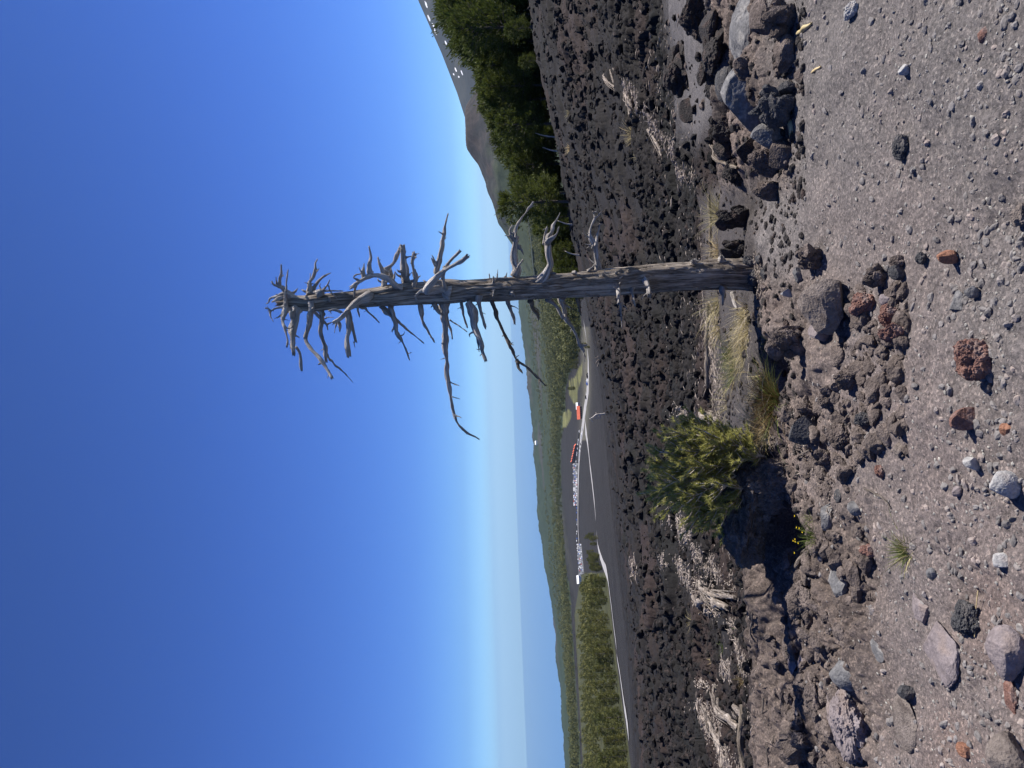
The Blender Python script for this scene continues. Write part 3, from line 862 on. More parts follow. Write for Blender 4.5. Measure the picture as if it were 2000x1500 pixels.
limb('A', [(1190, 535), (1080, 565), (990, 640), (920, 720), (870, 770), (820, 800)], 42, 22, N_ + .02, N_ - .16,
     [([(845, 785), (830, 850), (825, 908)], 13, 4, -.02, -.2), ([(865, 790), (878, 895)], 16, 5, -.02, -.2), ([(895, 705), (830, 668), (770, 680)], 18, 7, -.02, -.18),
      ([(950, 700), (962, 820), (965, 930), (965, 1050), (980, 1160)], 30, 17, -.04, -.16), ([(960, 720), (1005, 860), (1025, 940), (1045, 1000)], 22, 14, .03, -.12), ([(1020, 1005), (1037, 1060)], 7, 3, 0, -.1),
      ([(775, 680), (785, 712)], 10, 5, 0, -.18)], seed=8)
limb('A', [(1085, 630), (1150, 670), (1210, 720), (1283, 795)], 12, 7, 0, .08, [([(1150, 668), (1142, 640)], 7, 4)], seed=9)
limb('A', [(562, 515), (572, 440), (565, 380), (600, 320), (625, 250), (622, 190), (640, 145)], 28, 6, 0, .02,
     [([(625, 275), (655, 248)], 8, 4), ([(570, 375), (567, 293)], 9, 4), ([(560, 402), (513, 385)], 6, 3),
      ([(590, 480), (605, 420), (680, 350), (730, 315), (783, 285)], 26, 6, -.05), ([(585, 500), (640, 490)], 20, 14)], seed=10)
limb('A', [(650, 500), (700, 455), (745, 410), (765, 362)], 26, 7, N_ + .02, N_, [([(758, 415), (785, 480), (840, 545)], 9, 5, -.01, -.06), ([(690, 480), (800, 470), (905, 472)], 13, 5)], seed=11)
limb('A', [(765, 575), (768, 540)], 16, 9, N_, N_ - .03, seed=12)
limb('B', [(650, 1020), (560, 960), (475, 890), (380, 860), (290, 860), (200, 900), (120, 950), (40, 995)], 46, 14, N_ + .02, N_ - .13,
     [([(290, 850), (265, 780), (270, 650), (255, 515)], 28, 9, .02, -.12), ([(200, 890), (185, 820), (196, 720)], 26, 6, .01, -.14), ([(172, 850), (135, 770)], 11, 4, 0, -.15),
      ([(130, 930), (70, 890), (100, 850), (155, 840)], 15, 8, -.02, -.17), ([(100, 975), (80, 1060), (72, 1115)], 15, 9, .04, -.17)], seed=13)
limb('B', [(440, 1020), (440, 930), (425, 840), (400, 740), (368, 650)], 42, 9, -.03, -.05,
     [([(460, 850), (480, 790), (560, 700), (610, 600), (640, 525)], 34, 26, .06, -.02), ([(515, 950), (525, 860), (520, 790)], 32, 22, .02, .03)], seed=14)
limb('B', [(715, 970), (680, 880), (655, 760), (655, 640), (650, 540)], 46, 28, 0, -.02,
     [([(660, 545), (675, 520), (690, 485)], 26, 4, 0, -.02), ([(640, 560), (612, 530)], 16, 6, 0, -.02), ([(695, 650), (735, 635), (775, 628)], 14, 9, 0, -.02), ([(690, 600), (705, 560)], 14, 5, 0, -.02)], seed=15)
limb('B', [(802, 1015), (808, 900), (795, 760), (795, 598)], 23, 19, -.04, -.06, [([(812, 612), (862, 596)], 4, 2), ([(815, 790), (835, 852)], 9, 3)], seed=16)
limb('B', [(1075, 900), (1095, 800), (1125, 700), (1150, 560), (1150, 420), (1170, 320), (1190, 230), (1215, 110)], 36, 9, .02, .05, [([(1155, 355), (1110, 325)], 9, 3)], seed=17)
limb('B', [(1250, 1085), (1130, 1010), (985, 1020), (960, 1030), (1050, 900), (1200, 780), (1350, 700), (1458, 642)], 42, 22, N_ + .01, N_ - .2,
     [([(960, 1040), (880, 1055), (830, 1110), (850, 1190)], 30, 9, -.04, -.12), ([(1165, 775), (1250, 670), (1350, 570)], 27, 20, .03, -.12), ([(1160, 960), (1145, 870)], 22, 16, .03, -.02), ([(1345, 575), (1370, 560)], 9, 4, 0, -.1), ([(1450, 645), (1455, 620)], 8, 3, 0, -.2)], seed=18, flare=1.6)
limb('1', [(965, 645), (975, 740), (1000, 790), (1045, 860)], 10, 5, .02, .1, seed=19)
limb('1', [(788, 650), (805, 730), (830, 810), (870, 890), (898, 967)], 13, 5, .02, -.05, [([(888, 932), (912, 926)], 4, 2), ([(730, 655), (780, 700), (850, 760), (900, 800), (980, 870)], 15, 3, .12, .04)], seed=20)
limb('1', [(1100, 630), (1100, 740), (1105, 850), (1115, 960), (1125, 1060), (1140, 1180), (1152, 1265), (1180, 1340), (1220, 1380), (1305, 1435)], 20, 4.5, .06, .4,
     [([(1138, 1100), (1190, 1118)], 5, 2), ([(1150, 1185), (1192, 1196)], 4, 2), ([(1165, 1290), (1202, 1308)], 5, 2), ([(1110, 670), (1138, 790), (1150, 840)], 11, 5), ([(1135, 735), (1190, 770), (1235, 803)], 5, 2.5), ([(1185, 1350), (1235, 1405)], 5, 2)], seed=21)
limb('1', [(1040, 635), (1070, 690), (1090, 705)], 12, 6, 0, .04, seed=22)
limb('1', [(1204, 625), (1215, 700), (1240, 780)], 11, 5, .03, .1, seed=23)
limb('1', [(1245, 635), (1265, 710), (1295, 820), (1320, 890), (1350, 975)], 21, 6, -.04, -.22, [([(1295, 840), (1308, 920)], 6, 3)], seed=24)
limb('1', [(1310, 595), (1315, 680), (1325, 730), (1342, 775)], 13, 6, N_, N_, seed=25)
limb('2', [(222, 770), (265, 890), (320, 1020), (380, 1160), (410, 1215), (480, 1260), (560, 1340), (622, 1396)], 17, 6, 0, .1,
     [([(405, 1210), (420, 1270), (450, 1307)], 12, 5), ([(400, 1192), (425, 1178)], 4, 2), ([(575, 1355), (572, 1385)], 4, 2)], seed=26, mat='trunk')
limb('2', [(342, 770), (370, 860), (395, 946)], 15, 8, .02, .1, seed=27)
limb('2', [(508, 770), (535, 830), (570, 912)], 15, 8, .04, .15, seed=28, mat='trunk')
limb('2', [(742, 750), (752, 860), (790, 930), (830, 1000), (870, 1070), (908, 1150)], 24, 11, .07, .34, [([(882, 1108), (925, 1100)], 13, 9, 0, .3), ([(635, 765), (700, 820), (745, 900)], 16, 12, .05, .05), ([(900, 1140), (910, 1225)], 6, 3, 0, .34)], seed=29)
limb('2', [(858, 760), (868, 820), (882, 885)], 12, 7, .04, .1, seed=30, mat='trunk')
limb('C', [(300, 1095), (312, 980), (297, 870), (290, 780), (305, 680), (322, 580)], 46, 36, 0, -.05,
     [([(318, 590), (322, 480), (350, 390), (410, 300), (480, 210), (553, 98)], 30, 7, .02, -.05), ([(515, 170), (575, 143)], 10, 4, 0, -.03), ([(285, 610), (250, 540), (245, 470), (268, 423)], 24, 9, .02, -.05),
      ([(245, 552), (180, 545)], 11, 6, 0, -.05), ([(262, 512), (302, 500)], 14, 9, 0, -.05), ([(370, 680), (395, 730), (422, 795)], 28, 6, 0, -.03), ([(330, 990), (375, 930), (415, 878)], 22, 8, -.02, -.05)], seed=31)
limb('C', [(612, 1190), (690, 1090), (740, 980), (765, 900), (745, 800), (755, 690)], 56, 58, N_ + .02, N_ - .1,
     [([(712, 660), (705, 570), (720, 500), (735, 443)], 30, 9, 0, -.14), ([(725, 455), (695, 465)], 8, 5, 0, -.14), ([(755, 620), (765, 550), (800, 470), (860, 350), (911, 240)], 34, 5, .02, -.15), ([(735, 660), (800, 580), (870, 520), (895, 440)], 27, 11, -.03, -.16), ([(760, 600), (815, 515)], 26, 14, .02, -.12)], seed=32, flare=1.2)
limb('C', [(1425, 1010), (1420, 920), (1405, 830), (1402, 740), (1395, 690), (1340, 625), (1312, 530), (1320, 450), (1355, 360), (1382, 310)], 56, 15, 0, -.06,
     [([(1380, 315), (1362, 250), (1345, 223)], 11, 5, 0, -.06), ([(1362, 245), (1410, 230)], 6, 3, 0, -.06), ([(1383, 310), (1440, 260), (1472, 213)], 11, 4, 0, -.06), ([(1400, 680), (1400, 570), (1420, 490), (1440, 400)], 28, 8, .01, -.06), ([(1350, 680), (1328, 718)], 9, 4, 0, -.05),
      ([(1295, 1015), (1340, 970), (1375, 930)], 24, 9, .01, -.03), ([(1440, 405), (1472, 388)], 5, 2, 0, -.06), ([(1290, 520), (1278, 512)], 12, 5, 0, -.06)], seed=33, flare=1.5)
limb('3', [(258, 770), (265, 840), (270, 945)], 27, 20, N_ + .02, N_ - .12, seed=34)
limb('3', [(272, 940), (282, 1000), (286, 1080), (287, 1148)], 15, 6, N_ - .12, N_ - .14, seed=35)
limb('3', [(372, 770), (385, 860), (402, 970)], 24, 6, N_ + .02, N_ - .1, seed=36)
limb('3', [(470, 715), (505, 790), (520, 870)], 40, 14, N_ + .02, N_ - .16, seed=37, flare=1.5)
for k, (sc, a, b, r0, r1) in enumerate([('3', (245, 700), (240, 672), 20, 12), ('3', (352, 685), (345, 655), 20, 12), ('3', (1245, 660), (1250, 632), 30, 18), ('3', (915, 590), (905, 562), 18, 9), ('3', (1165, 565), (1148, 530), 22, 8), ('3', (130, 710), (125, 692), 14, 9),
        ('2', (212, 625), (208, 582), 5, 3), ('2', (262, 620), (270, 552), 5, 2), ('2', (325, 610), (336, 574), 6, 3), ('2', (230, 690), (238, 750), 15, 8), ('2', (240, 660), (240, 612), 10, 5), ('2', (368, 690), (372, 728), 15, 10), ('2', (655, 580), (690, 578), 9, 5), ('2', (820, 575), (850, 566), 12, 8), ('3', (1170, 800), (1168, 950), 26, 10)]):
    limb(sc, [a, ((a[0] + b[0]) / 2 + 1, (a[1] + b[1]) / 2), b], r0, r1, N_ + .02 if k < 6 or k > 8 else 0, N_ - .04 if k < 6 or k > 8 else 0, seed=50 + k, flare=1.6)

# ------------------------------------------------------------------ stones
_stone_cache = {}
def rock_shape(seed, sub, style, dims):
    r = np.random.default_rng(seed)
    V = ICO[sub][0].copy()
    cuts = {'block': 11, 'slab': 9, 'rough': 9, 'round': 5}[style]
    for k in range(cuts):
        n = r.normal(size=3); n /= np.linalg.norm(n)
        d = r.uniform(0.52, 0.82) if style != 'rough' else r.uniform(0.55, 0.88)
        ex = np.maximum(0, V @ n - d)
        V -= ex[:, None] * n * (0.97 if style in ('block', 'slab') else 0.75)
    amp = {'block': 0.035, 'slab': 0.05, 'rough': 0.16, 'round': 0.05}[style]
    ln = V / (np.linalg.norm(V, axis=1)[:, None] + 1e-9)
    V = V * (1 + amp * (2.2 if style == 'rough' else 1.6) * fbm3(V * 1.5 + seed, 4, seed)[:, None])
    if sub >= 3:
        f = 6 if style == 'rough' else 9
        rid = 1 - np.abs(fbm3(V * f * 0.6 + seed * 2, 4, seed + 9))
        V = V + ln * ((rid - 0.75) * amp * 0.9)[:, None] + ln * (amp * 0.5 * fbm3(V * f + 3, 4, seed + 5))[:, None]
        if style == 'rough' and sub >= 4:
            V = V + ln * (0.055 * fbm3(V * 13, 4, seed + 6, 0.65))[:, None]
            pit = vn3(V * 9 + seed, seed + 8)
            V = V - ln * (0.10 * np.clip(pit - 0.62, 0, 1))[:, None] * 2
    a = r.uniform(0, 6.28)
    V = V * np.array(dims)
    return V

def crag_shape(seed, sub, dims):
    """a jagged outcrop: angular blocks grown together with gaps between"""
    r = np.random.default_rng(seed)
    bits = []
    for k in range(13):
        c = r.normal(size=3); c /= np.linalg.norm(c); c *= r.uniform(0.25, 0.72) if k else 0.0
        s = r.uniform(0.28, 0.52) if k else 0.62
        V = rock_shape(seed * 31 + k, min(sub, 4), 'block' if k % 3 else 'rough', (s * r.uniform(.7, 1.3), s * r.uniform(.7, 1.2), s * r.uniform(.6, 1.2)))
        a = r.uniform(0, 6.28); ca, sa = math.cos(a), math.sin(a)
        V = V @ np.array([[ca, 0, -sa], [0, 1, 0], [sa, 0, ca]]).T
        V = V + 0.03 * fbm3(V * 9 + k, 4, seed + k, .65)[:, None] * V / (np.linalg.norm(V, axis=1)[:, None] + 1e-6)
        bits.append(((V + c) * np.array(dims), ICO[min(sub, 4)][1]))
    v, f, _ = merge(bits)
    return v, f[0]

def stone(px, py, w, h, mat, style, label, cat='rock', name='rock', rot=0.0, sub=4, seed=None, group=None, sink=0.18, tall=None, roll=0.0):
    """a stone whose outline fills about w (across) by h (up) photo pixels round (px, py)"""
    seed = seed if seed is not None else int(px * 7 + py * 13) % 99991
    base_px = px + 0.30 * h
    p = hit(base_px, py, 1.3, 60)
    D = p[1]
    dep = math.atan2(CAMZ - p[2], D)
    Wd = w / F * D
    Ld = Wd * 0.85
    Hd = (h / F * D - 0.6 * Ld * math.sin(dep)) / math.cos(dep)
    Hd = min(max(Hd, 0.30 * Wd), 1.25 * Wd) if tall is None else tall * Wd
    if style == 'slab' and px > 1640:
        Hd *= 0.55
    if style == 'crag':
        V, FC = crag_shape(seed, sub, (Wd * 0.56, Ld * 0.56, Hd * 0.62))
    else:
        V, FC = rock_shape(seed, sub, style, (Wd * 0.60, Ld * 0.60, Hd * 0.66)), ICO[sub][1]
    if roll:
        c, s = math.cos(roll), math.sin(roll)
        V = V @ np.array([[c, 0, -s], [0, 1, 0], [s, 0, c]]).T
    c, s = math.cos(rot), math.sin(rot)
    V = V @ np.array([[c, -s, 0], [s, c, 0], [0, 0, 1]]).T
    if px > 1640:
        Hd *= 0.8; sink = sink + 0.45
    ctr = at(np.array(float(px)), np.array(float(py)), np.array(D + 0.18 * Ld))
    zg = float(ground_z(ctr[None, 0], ctr[None, 1])[0])
    if 1290 < px < 1640 and py < 860:                # stands up on the bank: fill it down to the ground
        zc = ctr[2]
        need = (zc + V[:, 2].min()) - (zg - 0.06)
        if need > 0:
            lowv = V[:, 2] < 0
            V[lowv, 2] *= 1 + need / max(-V[:, 2].min(), 1e-3)
    else:
        zc = min(ctr[2], zg + Hd * 0.45)
    zlow = zc + V[:, 2].min()
    if style == 'slab' and px > 1640:
        zc -= 0.3 * Hd
        zlow = zc + V[:, 2].min()
    if zlow > zg - sink * Hd * 0.4:
        zc = zg - sink * Hd * 0.4 - V[:, 2].min()
    o = mesh(name, V, FC, M[mat], style == 'round')
    o.location = (ctr[0], ctr[1], zc)
    tag(o, label, cat, group)
    return o
STONES = [
 (1963, 948, 48, 66, 'pale', 'round', 'pale whitish stone, biggest light stone near the frame edge below the tufts'),
 (1908, 704, 70, 84, 'red', 'rough', 'rough pinkish red lava lump with a pitted shaded side'),
 (1853, 500, 30, 40, 'orange', 'block', 'small orange red stone on grey gravel beside two pale grey slabs'),
 (1865, 592, 42, 36, 'grey', 'slab', 'flat light grey slab lying beside a thicker grey stone'),
 (1901, 569, 26, 36, 'grey', 'block', 'thick light grey stone next to the flat grey slab'),
 (1757, 288, 45, 32, 'dark', 'rough', 'lone dark lava stone on the smooth grey gravel'),
 (1922, 68, 32, 28, 'red', 'round', 'small dull red stone alone on grey gravel near the frame corner'),
 (1769, 136, 20, 26, 'pale', 'round', 'small pale pebble alone on smooth grey gravel'),
 (1659, 21, 30, 26, 'pale', 'rough', 'pale rough stone at the edge of the gravel by the boulders'),
 (1613, 594, 104, 106, 'tan', 'block', 'big cracked tan boulder standing in front of the dead tree'),
 (1607, 647, 44, 52, 'mauve', 'block', 'pinkish grey block leaning beside the big tan boulder'),
 (1542, 571, 22, 32, 'pale', 'slab', 'pale flat stone between the tree base and the tan boulder'),
 (1560, 537, 26, 24, 'grey', 'slab', 'grey flat stone tucked under the holed brown rock'),
 (1580, 500, 62, 62, 'brown', 'crag', 'brown rock full of holes above the big tan boulder'),
 (1689, 592, 48, 48, 'red', 'rough', 'reddish brown rough rock at the foot of the tan boulder'),
 (1736, 584, 32, 32, 'mauve', 'round', 'rounded mauve grey stone sitting on red brown lumps'),
 (1739, 615, 38, 50, 'red', 'rough', 'dark reddish lump under the rounded mauve stone'),
 (1752, 648, 40, 66, 'red', 'rough', 'low crumbled reddish rock with dark gaps below'),
 (1753, 512, 22, 28, 'brown', 'rough', 'small brown lump perched on a dark rounded stone'),
 (1754, 532, 26, 34, 'dark', 'round', 'dark rounded stone under a small brown lump'),
 (1799, 505, 24, 24, 'dark', 'rough', 'small black knobbly stone near the orange stone'),
 (1708, 545, 50, 64, 'brown', 'crag', 'wide brown mound of crumbly rock beside the boulder'),
 (1894, 823, 48, 64, 'red', 'block', 'brick red cracked slab with a dark layered lower edge'),
 (1969, 839, 28, 28, 'orange', 'round', 'flat orange stone beyond the brick red cracked slab'),
 (1902, 905, 28, 40, 'pale', 'block', 'angular pale grey stone with a dark shaded underside'),
 (1755, 881, 30, 44, 'tan', 'slab', 'beige wedge shaped stone half buried in pinkish soil'),
 (1643, 969, 30, 31, 'dark', 'round', 'dark round stone near the bleached curved stick'),
 (1673, 992, 28, 31, 'grey', 'round', 'grey rounded stone just beside a darker round one'),
 (1620, 1012, 46, 42, 'grey', 'slab', 'tilted grey slab at the foot of the shaded lava boulder'),
 (1644, 1136, 60, 46, 'grey', 'block', 'angular blue grey block with a black shadow beside it'),
 (1657, 1316, 60, 62, 'grey', 'block', 'banded grey block with a dark broken face'),
 (1707, 1268, 44, 36, 'grey', 'slab', 'narrow pale grey stone standing above the banded block'),
 (1760, 1412, 92, 46, 'tan', 'slab', 'long tan bone shaped stone lying in the soil'),
 (1766, 1352, 26, 34, 'dark', 'block', 'dark angular stone at the end of the long tan stone'),
 (1788, 1190, 60, 48, 'mauve', 'slab', 'pinkish flat stone flush with the soil, cracked across'),
 (1830, 1268, 120, 66, 'mauve', 'slab', 'large grey mauve slab half buried beside a dark lava stone'),
 (1877, 1206, 66, 46, 'dark', 'rough', 'dark lava stone with a straw stalk lying beside it'),
 (1968, 1276, 90, 70, 'mauve', 'round', 'big smooth pinkish boulder cut by the frame edge'),
 (1974, 1484, 90, 76, 'tan', 'round', 'big smooth pale tan boulder in the frame corner'),
 (1965, 1364, 60, 48, 'red', 'slab', 'red orange oval stone between the two smooth boulders'),
 (1885, 1464, 28, 30, 'orange', 'round', 'small orange stone close to the pale corner boulder'),
 (1820, 1121, 20, 18, 'grey', 'round', 'small blue grey pebble near the green grass tuft'),
 (1652, 1408, 118, 76, 'mauve', 'rough', 'wide pinkish grey mound of rock covered in grit'),
 (1574, 1304, 84, 38, 'mauve', 'slab', 'smooth grey brown slab upright against the crumbly bank'),
 (1550, 1293, 48, 22, 'mauve', 'slab', 'thin grey slab edge beside the upright slab'),
 (1574, 1184, 108, 98, 'brown', 'crag', 'broad crumbly brown outcrop on the bank'),
 (1456, 58, 116, 54, 'grey', 'slab', 'long light grey slab wedged among brown rocks'),
 (1462, 198, 104, 84, 'grey', 'block', 'large fractured grey block in the boulder group'),
 (1514, 212, 70, 78, 'dark', 'crag', 'dark knobbly rock in front of the fractured grey block'),
 (1505, 266, 40, 62, 'grey', 'block', 'smaller grey boulder below the dark knobbly rock'),
 (1327, 130, 104, 52, 'lava', 'crag', 'dark lava knob standing above the ash gully'),
 (1398, 92, 140, 78, 'lava', 'crag', 'large dark lava outcrop between the ash gully and grey slab'),
 (1424, 262, 70, 88, 'lava', 'crag', 'hollow dark lava outcrop beside the ash gully'),
 (1494, 318, 38, 42, 'brown', 'rough', 'brown rock under the grey branch stub'),
 (1474, 132, 66, 60, 'brown', 'crag', 'brown crumbly rock between grey slab and grey block'),
 (1520, 36, 66, 76, 'brown', 'crag', 'brown conglomerate rock at the frame edge'),
 (1434, 428, 56, 70, 'lava', 'crag', 'black rough lava rock behind the dead tree crest'),
 (1437, 482, 46, 60, 'lava', 'crag', 'black rough lava rock touching the dead tree trunk'),
 (1467, 516, 28, 30, 'dark', 'rough', 'small jagged rock at the base of the trunk'),
 (1474, 544, 28, 22, 'dark', 'rough', 'small rounded rock just in front of the trunk'),
 (1572, 838, 52, 92, 'dark', 'block', 'dark wedge shaped block with a light grey top'),
 (1576, 802, 50, 60, 'brown', 'crag', 'brown grey rock behind the dark wedge shaped block'),
 (1545, 668, 76, 120, 'brown', 'crag', 'overhanging brown bank edge above the shaded hollow'),
 (1652, 745, 30, 70, 'brown', 'rough', 'knobbly brown rock beside the pinkish soil patch'),
 (1625, 780, 60, 66, 'brown', 'crag', 'reddish brown rubble rock near the wedge shaped block'),
 (1640, 855, 52, 50, 'brown', 'rough', 'rough brown stone in the rubble above the dark round stone'),
 (1610, 895, 46, 52, 'brown', 'crag', 'crumbly brown stone at the edge of the shaded boulder'),
 (1692, 820, 30, 40, 'dark', 'rough', 'dark grey brown stone with an overhanging lip'),
 (1720, 920, 22, 26, 'red', 'rough', 'small red stone beside the end of the bleached stick'),
 (1622, 1075, 40, 40, 'brown', 'block', 'brown block beside the yellow flowers'),
 (1600, 1370, 110, 70, 'brown', 'crag', 'wide brown crumbly bank rock near the thin slabs'),
 (1560, 1450, 100, 90, 'brown', 'crag', 'brown crumbly bank rock at the frame edge'),
 (1690, 1075, 26, 30, 'red', 'rough', 'small pinkish stone above the grey block'),
 (1955, 1095, 34, 30, 'pale', 'round', 'whitish oval stone cut by the frame edge near the pink boulder'),
 (1985, 690, 22, 24, 'grey', 'round', 'grey round stone at the frame edge beyond the pinkish lump'),
 (1925, 755, 24, 56, 'tan', 'slab', 'thin beige stone just below the rough pinkish lump'),
 (1985, 420, 40, 34, 'tan', 'rough', 'tan rough stone at the frame edge beyond the gravel'),
 (1870, 960, 20, 22, 'mauve', 'round', 'pink grey pebble between the stick and the whitish stone'),
 (1490, 30, 70, 40, 'brown', 'block', 'angular brown rock between the long slab and the conglomerate'),
 (1420, 158, 60, 36, 'dark', 'block', 'cracked dark rock leaning on the large lava outcrop'),
 (1395, 175, 44, 40, 'lava', 'block', 'sharp edged black rock behind the fractured grey block'),
 (1476, 96, 44, 30, 'dark', 'block', 'dark angular chunk below the end of the long slab'),
 (1532, 110, 56, 40, 'brown', 'block', 'brown angular block half sunk in the gravel edge'),
 (1536, 170, 30, 30, 'dark', 'block', 'small dark chunk at the foot of the knobbly rock'),
 (1520, 298, 44, 34, 'brown', 'block', 'low brown wedge at the lower end of the boulder group'),
 (1464, 292, 40, 40, 'lava', 'block', 'black chunk wedged under the hollow lava outcrop'),
 (1440, 330, 46, 40, 'lava', 'rough', 'low black clinker knob between boulder group and dead tree'),
 (1360, 30, 70, 50, 'lava', 'rough', 'black lava knob at the frame edge above the long slab'),
 (1346, 215, 46, 30, 'lava', 'block', 'small black block lying in the ash gully'),
 (1494, 372, 36, 40, 'brown', 'rough', 'brown clod on the crest beside the dead tree rocks'),
 (1483, 506, 22, 18, 'dark', 'block', 'tiny angular stone against the lit side of the trunk foot'),
 (1490, 566, 26, 20, 'brown', 'block', 'small brown stone against the shaded side of the trunk foot'),
 (1492, 536, 22, 16, 'dark', 'block', 'flat dark chip lying right in front of the trunk foot'),
]
for i, (px, py, w, h, mt, stl, lab) in enumerate(STONES):
    if px < 1535 and py < 340:
        w, h = w * 1.22, h * 1.22
    stone(px, py, w, h, mt, stl, lab, 'boulder' if w * h > 5500 else 'stone', 'boulder' if w * h > 5500 else 'stone', rot=rng.uniform(0, 6.28) if abs(w - h) < 12 else 0.0, sub=5 if w * h > 1500 else 4, seed=100 + i)


def crag():
    """one overhanging mass: a roof, a right flank and a left foot round a black hollow"""
    D = 4.42; m = D / F
    bits = []
    for px, py, w, h, dd, sd in ((1462, 1006, 190, 84, .10, 5), (1450, 950, 90, 80, .12, 6), (1455, 1066, 76, 70, .05, 11), (1530, 950, 88, 130, -.04, 7), (1505, 990, 110, 90, .22, 8), (1560, 1104, 58, 64, -.05, 9), (1588, 1030, 120, 30, .02, 12)):
        V = rock_shape(sd, 5, 'rough', (w * .58 * m, w * .5 * m if w < 150 else .24, h * .58 * m))
        V = V + np.array([0, 0, 0])
        bits.append((V + at(np.array(float(px)), np.array(float(py)), np.array(D + dd)), ICO[5][1]))
    v, f, _ = merge(bits)
    c = v.mean(0)
    o = mesh('boulder', v - c, f, M['crag'], False); o.location = c
    tag(o, 'huge overhanging lava boulder below the pine sapling with a black hollow', 'boulder')
crag()
KEEP_CLEAR = []
# ------------------------------------------------------------------ blades and needles
def blades(base, tip, width, bend, seed=0, nseg=3):
    """thin tapering blades from base to tip points (n,3); bend sags them"""
    n = len(base)
    u = np.linspace(0, 1, nseg + 1)
    d = tip - base
    L = np.linalg.norm(d, axis=1)
    side = np.cross(d, np.random.default_rng(seed).normal(size=(n, 3)))
    side /= np.linalg.norm(side, axis=1)[:, None] + 1e-9
    V = []
    for k in range(nseg + 1):
        c = base + d * u[k] + np.array([0, 0, 1.0]) * (bend * L * (u[k] - u[k] ** 2))[:, None] * 1.6
        w = (width * (1 - u[k]) ** 0.7)[:, None]
        V.append(c - side * w); V.append(c + side * w)
    V = np.stack(V, 1).reshape(-1, 3)
    m = 2 * (nseg + 1)
    q = np.array([(2 * k, 2 * k + 1, 2 * k + 3, 2 * k + 2) for k in range(nseg)], np.int32)
    Fq = (q[None] + (np.arange(n) * m)[:, None, None]).reshape(-1, 4)
    return V, Fq

def unit(r, n):
    v = r.normal(size=(n, 3)); return v / np.linalg.norm(v, axis=1)[:, None]

# ------------------------------------------------------------------ pines
def pine(seed, H, width, low, nwh, nb, ntuft, nl, ll, lw, shape=1.0, droop=0.0):
    """crown of boughs carrying needle sprays, and a trunk with bare lower limbs"""
    r = np.random.default_rng(seed)
    B, Tp, limbs = [], [], []
    for wv in range(nwh):
        u = (wv + r.uniform(0, 0.7)) / nwh
        z = H * (low + (1 - low) * u)
        R = width * (np.sin(min(1, 0.18 + (1 - u) * 0.95) * math.pi / 2) ** shape) * r.uniform(0.75, 1.12) * (0.55 + 0.45 * min(1, u * 4 + 0.3))
        k = max(3, int(nb * (1 - 0.4 * u)))
        a0 = r.uniform(0, 6.28)
        for b in range(k):
            if r.random() < 0.12: continue
            a = a0 + 6.283 * b / k + r.uniform(-0.35, 0.35)
            ln = R * r.uniform(0.65, 1.15)
            rise = ln * (0.12 + 0.65 * u - droop + r.uniform(-0.12, 0.12))
            p0 = np.array([0, 0, z]); p1 = np.array([math.cos(a) * ln, math.sin(a) * ln, z + rise])
            limbs.append((p0, p1))
            for t in range(ntuft):
                s = 0.35 + 0.65 * (t + r.random()) / ntuft
                c = p0 + (p1 - p0) * s + r.normal(size=3) * ln * 0.10
                m = nl
                dirs = unit(r, m) * 0.75 + (p1 - p0) / ln * 0.7 + np.array([0, 0, 0.45])
                dirs /= np.linalg.norm(dirs, axis=1)[:, None]
                b0 = c + r.normal(size=(m, 3)) * ll * 0.35
                B.append(b0); Tp.append(b0 + dirs * ll * r.uniform(0.6, 1.2, (m, 1)))
    B = np.concatenate(B); Tp = np.concatenate(Tp)
    n = len(B)
    side = np.cross(Tp - B, unit(r, n)); side /= np.linalg.norm(side, axis=1)[:, None] + 1e-9
    mid = B + (Tp - B) * 0.55
    V = np.stack([B, mid - side * lw, Tp, mid + side * lw], 1).reshape(-1, 3)
    Fq = (np.array([[0, 1, 2, 3]]) + (np.arange(n) * 4)[:, None]).astype(np.int32)
    tv = [tube([(0, 0, -0.5), (0.03 * H * 0.1, 0, H * 0.5), (0, 0, H * 0.96)], [H * 0.022, H * 0.016, H * 0.004], 7, H / 10, 0.1, seed, False)]
    for p0, p1 in limbs[::2]:
        tv.append(tube([p0, (p0 + p1) / 2 + (0, 0, 0.02 * H), p1], [H * 0.006, H * 0.004, H * 0.002], 4, H, 0.05, seed, False))
    tv = merge([(a, b) for a, b, c in tv])
    return (V, Fq), tv[:2]

def pine_mesh(kind, seed, **k):
    (V, Fq), (tv, tf) = pine(seed, **k)
    a = mesh('crown', V, Fq, M[kind], True)
    b = mesh('trunk', tv, tf, M['bark'], True)
    ms = (a.data, b.data)
    bpy.data.objects.remove(a); bpy.data.objects.remove(b)
    return ms
def put_pine(ms, loc, scale, rot, label, group, name='pine_tree', parts=True):
    e = empty(name, loc, label, 'tree', group)
    e.rotation_euler = (0, 0, rot)
    e.scale = scale
    for nm, me in zip(('crown', 'trunk'), ms):
        o = bpy.data.objects.new(nm, me); COL.objects.link(o); o.parent = e
    return e
rp = np.random.default_rng(21)
